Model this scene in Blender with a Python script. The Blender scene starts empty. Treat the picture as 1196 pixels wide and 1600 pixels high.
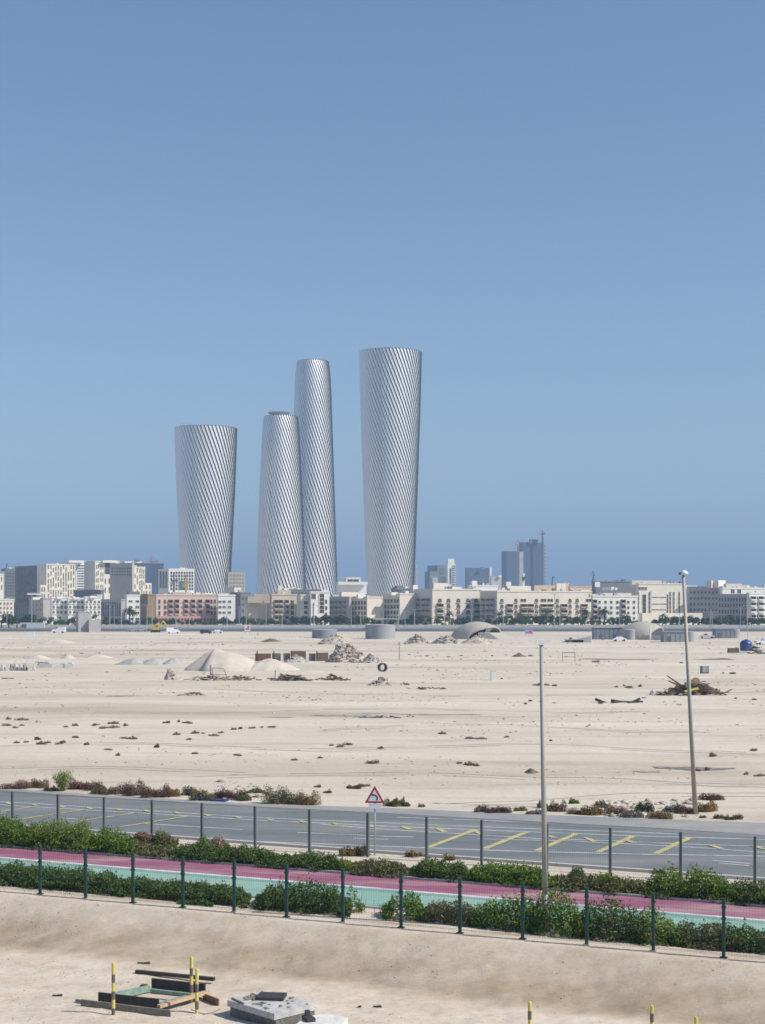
import bpy, bmesh, math, random
import numpy as np
from mathutils import Vector, Matrix
random.seed(7); rng = np.random.default_rng(7)
R = math.radians
scn = bpy.context.scene
col = scn.collection
F, HC, CX, HY = 2400.0, 12.0, 598.0, 945.0      # focal length and horizon used to survey the place
SL = 0.445                                       # the road runs to the right and towards the viewer
SUN_AZ, SUN_EL = 72.0, 43.0
HAZE = 0.00022

# ------------------------------------------------------------------ survey helpers
def wx(x, d): return (x-CX)*d/F
def wz(y, d): return HC-(y-HY)*d/F
def G(x, y, z=0.0):
    d = (HC-z)*F/(y-HY)
    return Vector(((x-CX)*d/F, d, z))

# ------------------------------------------------------------------ value noise
_tab = rng.random((256, 256))
def vnoise(x, y, sc, seed=0):
    x = np.asarray(x, float)/sc+seed*17.13+1000; y = np.asarray(y, float)/sc+seed*9.71+1000
    xi = np.floor(x).astype(int); yi = np.floor(y).astype(int)
    fx = x-xi; fy = y-yi; fx = fx*fx*(3-2*fx); fy = fy*fy*(3-2*fy)
    a = _tab[xi % 256, yi % 256]; b = _tab[(xi+1) % 256, yi % 256]
    c = _tab[xi % 256, (yi+1) % 256]; d = _tab[(xi+1) % 256, (yi+1) % 256]
    return (a*(1-fx)+b*fx)*(1-fy)+(c*(1-fx)+d*fx)*fy-0.5
def sstep(a, b, x):
    t = np.clip((x-a)/(b-a), 0, 1); return t*t*(3-2*t)

def gz(X, Y):
    X = np.asarray(X, float); Y = np.asarray(Y, float)
    D0 = Y+SL*X
    foot = 53.6+0.5*vnoise(X, Y, 5, 3)+0.03*np.clip(X+15, -20, 40)*0-0.4*vnoise(X, Y*0, 1.6, 4)
    crest = 56.75+0.25*vnoise(X, Y*0, 4, 5)
    t = np.clip((D0-foot)/(crest-foot), 0, 1)
    prof = t*0.9+0.1*t*t*(3-2*t)
    prof = np.where(t < 0.18, t*t/0.36*0.9+0.0, prof-0.081*(1-t))
    near = (Y < 105)
    z = np.where(near, -1.5*(1-prof), 0.0)
    slope = np.where(near, np.clip(t*(1-t)*4, 0, 1), 0)
    z = z+slope*(0.10*vnoise(X*0.5+Y, Y*3-X, 3.2, 6)+0.10*vnoise(X, Y, 2.6, 7)+0.045*vnoise(X, Y, 0.4, 16))
    pit = np.where(near, 1-sstep(0.0, 0.3, t), 0)
    z = z+pit*(0.12*vnoise(X, Y, 3.0, 8)+0.06*vnoise(X, Y, 0.8, 9)+0.03*vnoise(X, Y, 0.35, 19))
    far = sstep(90.5, 99, D0)
    dsc = np.clip(Y/200.0, 0.5, 2.2)
    z = z+far*(0.18*vnoise(X, Y, 6, 10)+0.30*dsc*vnoise(X, Y, 23, 11)+0.5*dsc*vnoise(X, Y, 70, 12)+0.07*vnoise(X, Y, 2.2, 13))*(1-sstep(640, 670, Y))
    return z
def gzs(X, Y): return float(gz(np.array([X]), np.array([Y]))[0])
def GG(x, y):
    """ground point under photo position, on the relief"""
    p = G(x, y)
    for _ in range(3):
        p = G(x, y, 0.0); z = gzs(p.x, p.y); p = G(x, y, z) if y-HY > 100 else p
        break
    return Vector((p.x, p.y, gzs(p.x, p.y)))

# ------------------------------------------------------------------ materials
MATS = {}
def mat(name, c, rough=0.8, metal=0.0, var=0.0, vscale=1.0, bump=0.0, bscale=8.0, island=0.0, coords='Object', c2=None, spec=None, trans=0.0):
    if name in MATS: return MATS[name]
    m = bpy.data.materials.new(name); m.use_nodes = True; MATS[name] = m
    nt = m.node_tree; N = nt.nodes; L = nt.links
    b = N['Principled BSDF']
    b.inputs['Roughness'].default_value = rough; b.inputs['Metallic'].default_value = metal
    b.inputs['Base Color'].default_value = (*c, 1)
    if spec is not None: b.inputs['Specular IOR Level'].default_value = spec
    tc = N.new('ShaderNodeTexCoord')
    src = None
    if var > 0 or c2:
        nz = N.new('ShaderNodeTexNoise'); nz.inputs['Scale'].default_value = vscale; nz.inputs['Detail'].default_value = 6
        nz.inputs['Roughness'].default_value = 0.65
        L.new(tc.outputs[coords], nz.inputs['Vector'])
        rp = N.new('ShaderNodeValToRGB'); rp.color_ramp.elements[0].position = 0.32; rp.color_ramp.elements[1].position = 0.68
        lo = tuple(max(0, v*(1-var)) for v in c); hi = c2 if c2 else tuple(min(1, v*(1+var)) for v in c)
        rp.color_ramp.elements[0].color = (*lo, 1); rp.color_ramp.elements[1].color = (*hi, 1)
        L.new(nz.outputs['Fac'], rp.inputs['Fac']); src = rp.outputs['Color']
    if island > 0:
        ge = N.new('ShaderNodeNewGeometry')
        hs = N.new('ShaderNodeHueSaturation')
        mr = N.new('ShaderNodeMapRange'); mr.inputs['To Min'].default_value = 1-island; mr.inputs['To Max'].default_value = 1+island
        L.new(ge.outputs['Random Per Island'], mr.inputs['Value']); L.new(mr.outputs['Result'], hs.inputs['Value'])
        mr2 = N.new('ShaderNodeMapRange'); mr2.inputs['To Min'].default_value = 0.5+island*0.06; mr2.inputs['To Max'].default_value = 0.5-island*0.06
        L.new(ge.outputs['Random Per Island'], mr2.inputs['Value']); L.new(mr2.outputs['Result'], hs.inputs['Hue'])
        if src: L.new(src, hs.inputs['Color'])
        else: hs.inputs['Color'].default_value = (*c, 1)
        src = hs.outputs['Color']
    if src: L.new(src, b.inputs['Base Color'])
    if bump > 0:
        n2 = N.new('ShaderNodeTexNoise'); n2.inputs['Scale'].default_value = bscale; n2.inputs['Detail'].default_value = 8
        L.new(tc.outputs[coords], n2.inputs['Vector'])
        bp = N.new('ShaderNodeBump'); bp.inputs['Strength'].default_value = bump; bp.inputs['Distance'].default_value = 0.05
        L.new(n2.outputs['Fac'], bp.inputs['Height']); L.new(bp.outputs['Normal'], b.inputs['Normal'])
    if trans > 0:
        t = N.new('ShaderNodeBsdfTranslucent'); mx = N.new('ShaderNodeMixShader'); mx.inputs[0].default_value = trans
        if src: L.new(src, t.inputs['Color'])
        else: t.inputs['Color'].default_value = (*c, 1)
        L.new(b.outputs[0], mx.inputs[1]); L.new(t.outputs[0], mx.inputs[2]); L.new(mx.outputs[0], N['Material Output'].inputs['Surface'])
    return m

def sand_material():
    m = bpy.data.materials.new('sand'); m.use_nodes = True
    nt = m.node_tree; N = nt.nodes; L = nt.links; b = N['Principled BSDF']
    b.inputs['Roughness'].default_value = 0.95; b.inputs['Specular IOR Level'].default_value = 0.15
    tc = N.new('ShaderNodeTexCoord')
    def noise(scale, detail=7, stretch=(1, 1, 1), rough=0.6, off=0):
        mp = N.new('ShaderNodeMapping'); mp.inputs['Scale'].default_value = stretch; mp.inputs['Location'].default_value = (off, off*1.7, 0)
        L.new(tc.outputs['Object'], mp.inputs['Vector'])
        n = N.new('ShaderNodeTexNoise'); n.inputs['Scale'].default_value = scale; n.inputs['Detail'].default_value = detail; n.inputs['Roughness'].default_value = rough
        L.new(mp.outputs[0], n.inputs['Vector']); return n.outputs['Fac']
    def ramp(fac, stops):
        r = N.new('ShaderNodeValToRGB'); e = r.color_ramp.elements
        while len(e) < len(stops): e.new(0.5)
        for k, (p, c) in enumerate(stops):
            e[k].position = p; e[k].color = (*c, 1) if len(c) == 3 else c
        L.new(fac, r.inputs['Fac']); return r.outputs['Color']
    def mix(f, a, c, mode='MIX'):
        x = N.new('ShaderNodeMix'); x.data_type = 'RGBA'; x.blend_type = mode
        if isinstance(f, float): x.inputs[0].default_value = f
        else: L.new(f, x.inputs[0])
        for i, v in ((6, a), (7, c)):
            if isinstance(v, tuple): x.inputs[i].default_value = (*v, 1)
            else: L.new(v, x.inputs[i])
        return x.outputs[2]
    # pale desert, with crusted, greyer and pinker patches drawn out along the vehicle tracks
    c_far = ramp(noise(0.05, 8, (0.16, 1, 1), 0.6), [(0.30, SAND_D), (0.46, SAND_M), (0.62, SAND_L), (0.78, SAND_W)])
    c_trk = ramp(noise(0.28, 9, (0.10, 1.0, 1), 0.7, 31), [(0.36, (0.80, 0.765, 0.73)), (0.47, (0.97, 0.96, 0.95)), (0.55, (1, 1, 1)), (0.70, (1.05, 1.06, 1.08))])
    c_far = mix(0.8, c_far, c_trk, 'MULTIPLY')
    c_spk = ramp(noise(2.6, 5, (1, 1, 1), 0.7, 11), [(0.30, (0.62, 0.57, 0.52)), (0.40, (0.96, 0.96, 0.96)), (0.6, (1.03, 1.03, 1.03))])
    c_far = mix(0.75, c_far, c_spk, 'MULTIPLY')
    # near dug sand: browner damp subsoil bands and trampled crust
    c_nr = ramp(noise(0.5, 8, (0.5, 1, 1), 0.65, 5), [(0.34, PIT_D), (0.5, PIT_M), (0.68, PIT_L)])
    c_nr = mix(0.8, c_nr, ramp(noise(5, 6, (1, 1, 1), 0.7, 3), [(0.3, (0.8, 0.76, 0.72)), (0.5, (1, 1, 1)), (0.75, (1.05, 1.05, 1.05))]), 'MULTIPLY')
    at = N.new('ShaderNodeAttribute'); at.attribute_name = 'soil'
    sp = N.new('ShaderNodeSeparateColor'); L.new(at.outputs['Color'], sp.inputs[0])
    c_nr = mix(sp.outputs[1], c_nr, ramp(noise(0.7, 8, (0.35, 1.6, 1), 0.62, 9), [(0.34, PIT_B), (0.50, (0.45, 0.35, 0.245)), (0.66, (0.54, 0.45, 0.345))]))
    cc = mix(sp.outputs[0], c_far, c_nr)
    L.new(cc, b.inputs['Base Color'])
    bp = N.new('ShaderNodeBump'); bp.inputs['Strength'].default_value = 0.7; bp.inputs['Distance'].default_value = 0.12
    L.new(noise(2.2, 12, (0.45, 1.3, 1), 0.78), bp.inputs['Height'])
    L.new(bp.outputs['Normal'], b.inputs['Normal'])
    return m
SAND_D, SAND_M, SAND_L, SAND_W = (0.45, 0.385, 0.295), (0.57, 0.50, 0.405), (0.65, 0.58, 0.48), (0.70, 0.65, 0.57)
PIT_D, PIT_M, PIT_L, PIT_B = (0.54, 0.445, 0.335), (0.63, 0.54, 0.435), (0.69, 0.61, 0.505), (0.37, 0.275, 0.18)

def build_mats():
    mat('asphalt', (0.16, 0.172, 0.176), 0.85, var=0.10, vscale=0.35, bump=0.3, bscale=30)
    mat('white_paint', (0.62, 0.64, 0.66), 0.7, var=0.25, vscale=2.5)
    mat('yellow_paint', (0.50, 0.44, 0.19), 0.7, var=0.25, vscale=2.0)
    mat('concrete_pale', (0.50, 0.48, 0.45), 0.9, var=0.12, vscale=0.6, bump=0.2)
    mat('paving_grey', (0.265, 0.265, 0.26), 0.9, var=0.12, vscale=0.5, bump=0.2)
    mat('pink_track', (0.31, 0.105, 0.17), 0.8, var=0.14, vscale=0.8, bump=0.15, bscale=20)
    mat('pink_dark', (0.28, 0.09, 0.145), 0.8, var=0.1, vscale=0.8)
    mat('green_track', (0.22, 0.39, 0.32), 0.8, var=0.1, vscale=0.8, bump=0.15, bscale=20)
    mat('kerb', (0.48, 0.47, 0.45), 0.85, var=0.12, vscale=1.5)
    mat('fence_green', (0.012, 0.052, 0.045), 0.5)
    mat('fence_grey', (0.11, 0.125, 0.13), 0.5)
    mat('galv', (0.50, 0.50, 0.49), 0.45, 0.3, var=0.08, vscale=1.2)
    mat('pole_grey', (0.33, 0.315, 0.29), 0.6, 0.0, var=0.08, vscale=1.2)
    mat('pole_sand', (0.37, 0.34, 0.295), 0.6, 0.1, var=0.08, vscale=1.2)
    mat('lamp_glass', (0.75, 0.77, 0.8), 0.2)
    mat('lamp_dark', (0.12, 0.13, 0.14), 0.5)
    mat('sign_red', (0.45, 0.035, 0.05), 0.4)
    mat('sign_white', (0.75, 0.76, 0.78), 0.4)
    mat('sign_black', (0.02, 0.02, 0.025), 0.4)
    mat('bollard_yellow', (0.56, 0.49, 0.12), 0.65, var=0.25, vscale=7)
    mat('bollard_dark', (0.135, 0.105, 0.09), 0.7, var=0.35, vscale=9)
    mat('board_black', (0.048, 0.043, 0.042), 0.7, var=0.35, vscale=5, bump=0.3)
    mat('board_grey', (0.20, 0.175, 0.145), 0.85, var=0.3, vscale=6, bump=0.4)
    mat('board_tan', (0.50, 0.34, 0.21), 0.8, var=0.2, vscale=6, bump=0.3)
    mat('board_green', (0.20, 0.30, 0.24), 0.8, var=0.25, vscale=6, bump=0.3)
    mat('board_brown', (0.17, 0.11, 0.07), 0.85, var=0.3, vscale=4, bump=0.3)
    mat('slab_top', (0.46, 0.455, 0.44), 0.9, var=0.25, vscale=3, bump=0.6, bscale=12)
    mat('slab_dark', (0.14, 0.13, 0.125), 0.9, var=0.45, vscale=4, bump=0.8, bscale=10)
    mat('slab_white', (0.62, 0.61, 0.57), 0.9, var=0.15, vscale=3, bump=0.4)
    mat('rusty', (0.19, 0.10, 0.065), 0.9, var=0.35, vscale=0.7)
    mat('rubble', (0.37, 0.325, 0.275), 0.95, island=0.45)
    mat('rubble_grey', (0.38, 0.37, 0.35), 0.95, var=0.2, vscale=0.4, bump=0.5, bscale=1.5)
    mat('heap_sand', (0.55, 0.485, 0.405), 0.95, var=0.14, vscale=0.5, bump=1.0, bscale=1.2)
    mat('heap_rough', (0.42, 0.365, 0.30), 0.95, var=0.25, vscale=0.4, bump=0.9, bscale=1.5)
    mat('heap_brown', (0.16, 0.115, 0.08), 0.95, var=0.4, vscale=1.5, bump=0.9, bscale=3)
    mat('scrap', (0.13, 0.10, 0.08), 0.9, island=0.6)
    mat('stain', (0.36, 0.325, 0.285), 0.95, var=0.25, vscale=0.6)
    mat('oil_stain', (0.20, 0.185, 0.17), 0.95, var=0.45, vscale=1.2)
    mat('pebble', (0.44, 0.38, 0.31), 0.95, island=0.4)
    mat('pebble_dark', (0.20, 0.16, 0.12), 0.95, island=0.4)
    # foliage
    mat('leaf_green', (0.115, 0.20, 0.03), 0.75, island=0.55, trans=0.3, spec=0.15)
    mat('leaf_dark', (0.085, 0.135, 0.038), 0.75, island=0.5, trans=0.25, spec=0.15)
    mat('leaf_lime', (0.155, 0.225, 0.04), 0.75, island=0.5, trans=0.3, spec=0.15)
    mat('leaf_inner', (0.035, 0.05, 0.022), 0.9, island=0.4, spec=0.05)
    mat('leaf_olive', (0.155, 0.155, 0.07), 0.8, island=0.45, trans=0.2, spec=0.1)
    mat('leaf_ochre', (0.25, 0.18, 0.08), 0.85, island=0.4, trans=0.15, spec=0.1)
    mat('leaf_brown', (0.235, 0.165, 0.115), 0.9, island=0.45, trans=0.15, spec=0.1)
    mat('leaf_red', (0.15, 0.085, 0.07), 0.9, island=0.45, trans=0.15, spec=0.1)
    mat('leaf_grey', (0.20, 0.18, 0.16), 0.9, island=0.4, trans=0.15, spec=0.1)
    mat('leaf_tree', (0.05, 0.085, 0.035), 0.8, island=0.5, trans=0.2, spec=0.1)
    mat('leaf_palm', (0.07, 0.095, 0.04), 0.8, island=0.4, trans=0.2, spec=0.1)
    mat('flower_red', (0.42, 0.06, 0.035), 0.7, island=0.3)
    mat('flower_yellow', (0.6, 0.5, 0.03), 0.7, island=0.2)
    mat('stem', (0.10, 0.075, 0.05), 0.9)
    mat('bark', (0.14, 0.11, 0.085), 0.95, var=0.2, vscale=3)
    # buildings
    mat('w_cream', (0.70, 0.635, 0.53), 0.85, var=0.07, vscale=0.12)
    mat('w_white', (0.76, 0.73, 0.66), 0.85, var=0.06, vscale=0.12)
    mat('w_bright', (0.74, 0.72, 0.68), 0.8, var=0.04, vscale=0.12)
    mat('w_yellow', (0.74, 0.69, 0.57), 0.85, var=0.06, vscale=0.12)
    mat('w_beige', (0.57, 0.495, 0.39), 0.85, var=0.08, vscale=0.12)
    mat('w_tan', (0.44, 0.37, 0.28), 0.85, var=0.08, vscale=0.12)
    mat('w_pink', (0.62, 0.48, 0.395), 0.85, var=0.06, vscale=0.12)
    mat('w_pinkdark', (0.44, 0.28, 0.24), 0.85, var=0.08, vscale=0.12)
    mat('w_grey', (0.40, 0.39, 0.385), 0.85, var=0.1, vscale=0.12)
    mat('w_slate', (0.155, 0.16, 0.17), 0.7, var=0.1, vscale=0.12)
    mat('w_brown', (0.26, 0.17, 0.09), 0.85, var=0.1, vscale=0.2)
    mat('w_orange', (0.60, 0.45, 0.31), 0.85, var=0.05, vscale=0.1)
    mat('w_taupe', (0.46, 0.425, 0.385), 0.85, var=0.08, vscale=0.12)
    mat('glass_dark', (0.035, 0.045, 0.06), 0.25)
    mat('glass_blue', (0.07, 0.11, 0.17), 0.2)
    mat('pane', (0.055, 0.05, 0.047), 0.4)
    mat('shade_curtain', (0.26, 0.23, 0.20), 0.8)
    mat('t_rib', (0.77, 0.755, 0.735), 0.47, 0.5, spec=0.15)
    mat('t_glass', (0.022, 0.03, 0.036), 0.35, spec=0.3)
    mat('crane_red', (0.35, 0.16, 0.12), 0.6)
    mat('crane_dark', (0.10, 0.12, 0.15), 0.6)
    mat('crane_yellow', (0.55, 0.42, 0.05), 0.6)
    mat('tank_blue', (0.22, 0.25, 0.30), 0.7, var=0.08, vscale=0.4)
    mat('tank_grey', (0.30, 0.31, 0.33), 0.75, var=0.08, vscale=0.4)
    mat('shell', (0.42, 0.385, 0.33), 0.7, var=0.06, vscale=0.5)
    mat('plastic_blue', (0.03, 0.06, 0.19), 0.4)
    mat('car_white', (0.75, 0.75, 0.76), 0.3); mat('car_black', (0.03, 0.03, 0.035), 0.3)
    mat('car_silver', (0.42, 0.43, 0.44), 0.3, 0.4); mat('car_red', (0.35, 0.04, 0.03), 0.3)
    mat('tyre', (0.02, 0.02, 0.02), 0.9); mat('car_glass', (0.03, 0.035, 0.04), 0.1)
    mat('board_pink', (0.55, 0.12, 0.2), 0.6); mat('board_sky', (0.35, 0.45, 0.62), 0.6)
    mat('hoarding', (0.20, 0.21, 0.22), 0.8, var=0.2, vscale=0.05)
build_mats()
def weather(name, dust, amt, scale, wear=None):
    """wind-blown sand lying over a surface and streaks drawn out along the road"""
    m = MATS[name]; nt = m.node_tree; N = nt.nodes; L = nt.links; b = N['Principled BSDF']
    src = b.inputs['Base Color'].links[0].from_socket
    tc = N.new('ShaderNodeTexCoord')
    def ns(sc, st, off, lo, hi):
        mp = N.new('ShaderNodeMapping'); mp.vector_type = 'POINT'; mp.inputs['Rotation'].default_value = (0, 0, math.atan(SL)); mp.inputs['Scale'].default_value = st; mp.inputs['Location'].default_value = (off, off, 0)
        L.new(tc.outputs['Object'], mp.inputs['Vector']); n = N.new('ShaderNodeTexNoise'); n.inputs['Scale'].default_value = sc; n.inputs['Detail'].default_value = 7; n.inputs['Roughness'].default_value = 0.65
        L.new(mp.outputs[0], n.inputs['Vector']); r = N.new('ShaderNodeMapRange'); r.inputs['From Min'].default_value = lo; r.inputs['From Max'].default_value = hi; L.new(n.outputs['Fac'], r.inputs['Value']); return r.outputs['Result']
    def mx(f, c1, c2, k):
        mu = N.new('ShaderNodeMath'); mu.operation = 'MULTIPLY'; mu.inputs[1].default_value = k; L.new(f, mu.inputs[0])
        x = N.new('ShaderNodeMix'); x.data_type = 'RGBA'; L.new(mu.outputs[0], x.inputs[0]); L.new(c1, x.inputs[6]); x.inputs[7].default_value = (*c2, 1); return x.outputs[2]
    out = mx(ns(scale, (0.25, 1, 1), 3, 0.48, 0.75), src, dust, amt)
    if wear: out = mx(ns(scale*3.0, (0.06, 1, 1), 9, 0.45, 0.8), out, wear, 0.45)
    L.new(out, b.inputs['Base Color'])
DUST = (0.50, 0.44, 0.36)
weather('asphalt', DUST, 0.32, 0.22, (0.095, 0.10, 0.105))
weather('pink_track', DUST, 0.75, 0.5, (0.20, 0.06, 0.10)); weather('pink_dark', DUST, 0.6, 0.5)
weather('green_track', DUST, 0.7, 0.5, (0.17, 0.31, 0.26))
weather('white_paint', (0.22, 0.23, 0.235), 0.9, 1.2); weather('yellow_paint', (0.20, 0.205, 0.20), 0.8, 1.2)
weather('paving_grey', DUST, 0.45, 0.4); weather('kerb', DUST, 0.6, 0.8)
M = MATS
_m = M['t_glass']; _n = _m.node_tree.nodes; _w = _n.new('ShaderNodeTexWave'); _w.bands_direction = 'Z'; _w.inputs['Scale'].default_value = 0.075; _w.inputs['Distortion'].default_value = 0.0
_t = _n.new('ShaderNodeTexCoord'); _r = _n.new('ShaderNodeValToRGB'); _r.color_ramp.elements[0].position = 0.55; _r.color_ramp.elements[0].color = (0.018, 0.024, 0.03, 1); _r.color_ramp.elements[1].position = 0.8; _r.color_ramp.elements[1].color = (0.05, 0.05, 0.05, 1)
_m.node_tree.links.new(_t.outputs['Object'], _w.inputs['Vector']); _m.node_tree.links.new(_w.outputs['Fac'], _r.inputs['Fac']); _m.node_tree.links.new(_r.outputs['Color'], _n['Principled BSDF'].inputs['Base Color'])

# ------------------------------------------------------------------ object helpers
def tag(o, label=None, cat=None, group=None, kind=None):
    if label: o['label'] = label
    if cat: o['category'] = cat
    if group: o['group'] = group
    if kind: o['kind'] = kind
    return o
def empty(name, loc, label, cat, group=None, rz=0.0):
    e = bpy.data.objects.new(name, None); col.objects.link(e); e.location = loc; e.rotation_euler = (0, 0, rz)
    e.empty_display_size = 0.3
    return tag(e, label, cat, group)
class MB:
    """collects world-space (or thing-local) geometry for one mesh"""
    def __init__(s): s.v = []; s.f = []; s.mi = []; s.cur = 0
    def face(s, pts):
        n = len(s.v); s.v += [tuple(p) for p in pts]; s.f.append(tuple(range(n, n+len(pts)))); s.mi.append(s.cur)
    def add(s, vs, fs):
        n = len(s.v); s.v += [tuple(p) for p in vs]; s.f += [tuple(i+n for i in f) for f in fs]; s.mi += [s.cur]*len(fs)
    def box(s, c, size, rz=0.0, rx=0.0, ry=0.0):
        hx, hy, hz = size[0]/2, size[1]/2, size[2]/2
        Mx = Matrix.Rotation(rz, 3, 'Z') @ Matrix.Rotation(ry, 3, 'Y') @ Matrix.Rotation(rx, 3, 'X')
        vs = [Mx @ Vector((a*hx, b*hy, e*hz))+Vector(c) for a in (-1, 1) for b in (-1, 1) for e in (-1, 1)]
        s.add(vs, [(0, 1, 3, 2), (4, 6, 7, 5), (0, 4, 5, 1), (2, 3, 7, 6), (0, 2, 6, 4), (1, 5, 7, 3)])
    def prism(s, pts, z0, z1):
        n = len(pts)
        vs = [(p[0], p[1], z0) for p in pts]+[(p[0], p[1], z1) for p in pts]
        fs = [tuple(range(n-1, -1, -1)), tuple(range(n, 2*n))]+[(i, (i+1) % n, n+(i+1) % n, n+i) for i in range(n)]
        s.add(vs, fs)
    def tube(s, p, q, r0, r1=None, n=8, cap=True):
        r1 = r0 if r1 is None else r1
        p = Vector(p); q = Vector(q); ax = (q-p).normalized()
        u = ax.orthogonal().normalized(); w = ax.cross(u)
        vs = []
        for k in range(n):
            a = 2*math.pi*k/n; e = u*math.cos(a)+w*math.sin(a)
            vs.append(p+e*r0); vs.append(q+e*r1)
        fs = [(2*k, 2*((k+1) % n), 2*((k+1) % n)+1, 2*k+1) for k in range(n)]
        if cap: fs += [tuple(2*k for k in range(n-1, -1, -1)), tuple(2*k+1 for k in range(n))]
        s.add(vs, fs)
    def lathe(s, c, prof, n=20, sx=1, sy=1):
        vs = []; m = len(prof)
        for k in range(n):
            a = 2*math.pi*k/n
            for r, z in prof: vs.append((c[0]+r*math.cos(a)*sx, c[1]+r*math.sin(a)*sy, c[2]+z))
        fs = []
        for k in range(n):
            for j in range(m-1):
                a = k*m+j; b = ((k+1) % n)*m+j; fs.append((a, b, b+1, a+1))
        s.add(vs, fs)
    def build(s, name, mats, parent=None, origin=(0, 0, 0), smooth=False):
        me = bpy.data.meshes.new(name)
        o3 = Vector(origin)
        me.from_pydata([tuple(Vector(p)-o3) for p in s.v], [], s.f)
        if not isinstance(mats, (list, tuple)): mats = [mats]
        for m in mats: me.materials.append(m)
        if len(mats) > 1: me.polygons.foreach_set('material_index', s.mi)
        if smooth: me.polygons.foreach_set('use_smooth', [True]*len(me.polygons))
        me.update()
        o = bpy.data.objects.new(name, me); col.objects.link(o)
        if parent: o.parent = parent; o.location = (0, 0, 0)
        else: o.location = origin
        return o
def copy_tree(o, parent=None):
    kids = list(o.children)
    c = o.copy(); col.objects.link(c)
    if parent: c.parent = parent
    for ch in kids: copy_tree(ch, c)
    return c
def npmesh(name, V, Fq, mats, parent=None, loc=(0, 0, 0), mi=None, smooth=False):
    me = bpy.data.meshes.new(name)
    V = np.asarray(V, np.float32); Fq = np.asarray(Fq, np.int32); k = Fq.shape[1]
    me.vertices.add(len(V)); me.vertices.foreach_set('co', V.ravel())
    me.loops.add(Fq.size); me.loops.foreach_set('vertex_index', Fq.ravel())
    me.polygons.add(len(Fq)); me.polygons.foreach_set('loop_start', np.arange(0, Fq.size, k, dtype=np.int32))
    me.polygons.foreach_set('loop_total', np.full(len(Fq), k, np.int32))
    if not isinstance(mats, (list, tuple)): mats = [mats]
    for m in mats: me.materials.append(m)
    if mi is not None: me.polygons.foreach_set('material_index', np.asarray(mi, np.int32))
    if smooth: me.polygons.foreach_set('use_smooth', np.ones(len(Fq), bool))
    me.update(calc_edges=True)
    o = bpy.data.objects.new(name, me); col.objects.link(o)
    if parent: o.parent = parent
    o.location = loc
    return o
def leaves(P, size, aspect=2.2, up=0.0, jitter=0.5):
    """one small four-sided leaf at every point"""
    P = np.asarray(P); n = len(P)
    a = rng.normal(size=(n, 3)); a[:, 2] += up; a /= np.linalg.norm(a, axis=1)[:, None]
    b = rng.normal(size=(n, 3)); b -= (b*a).sum(1)[:, None]*a; b /= np.linalg.norm(b, axis=1)[:, None]
    s = size*(1+jitter*(rng.random(n)-0.5)*2)[:, None]
    l = a*s*0.5*aspect; w = b*s*0.5
    V = np.stack([P-l, P+w*0.9, P+l, P-w*0.9], 1).reshape(-1, 3)
    Fq = np.arange(4*n).reshape(n, 4)
    return V, Fq

# ------------------------------------------------------------------ camera, light, sky
cd = bpy.data.cameras.new('camera'); cam = bpy.data.objects.new('camera', cd); col.objects.link(cam)
cam.location = (0, 0, HC); cam.rotation_euler = (R(90), 0, 0)
cd.sensor_fit = 'VERTICAL'; cd.sensor_height = 36; cd.lens = 36*F/1600; cd.shift_y = (HY-800)/1600
cd.clip_end = 30000; cd.clip_start = 0.5
scn.camera = cam
sd = bpy.data.lights.new('sun', 'SUN'); sun = bpy.data.objects.new('sun', sd); col.objects.link(sun)
sd.energy = 4.9; sd.angle = R(0.53); sd.color = (1.0, 0.95, 0.865)
sv = Vector((math.sin(R(SUN_AZ))*math.cos(R(SUN_EL)), -math.cos(R(SUN_AZ))*math.cos(R(SUN_EL)), math.sin(R(SUN_EL))))
sun.rotation_euler = sv.to_track_quat('Z', 'Y').to_euler()
sun.location = (60, -40, 80)
w = bpy.data.worlds.new('World'); scn.world = w; w.use_nodes = True
nt = w.node_tree; bg = nt.nodes['Background']
sky = nt.nodes.new('ShaderNodeTexSky'); sky.sky_type = 'NISHITA'; sky.sun_disc = False
sky.sun_elevation = R(SUN_EL); sky.sun_rotation = math.atan2(sv.x, sv.y)
sky.air_density = 1.0; sky.dust_density = 0.6; sky.ozone_density = 1.6; sky.altitude = 0
tint = nt.nodes.new('ShaderNodeMix'); tint.data_type = 'RGBA'; tint.blend_type = 'MULTIPLY'; tint.inputs[0].default_value = 1.0
tint.inputs[7].default_value = (0.975, 1.02, 1.11, 1)
nt.links.new(sky.outputs[0], tint.inputs[6]); nt.links.new(tint.outputs[2], bg.inputs['Color']); bg.inputs['Strength'].default_value = 0.0975
scn.view_settings.view_transform = 'Standard'; scn.view_settings.look = 'None'; scn.view_settings.exposure = 0.2; scn.view_settings.gamma = 1
scn.render.engine = 'CYCLES'; scn.cycles.filter_width = 1.6

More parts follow.
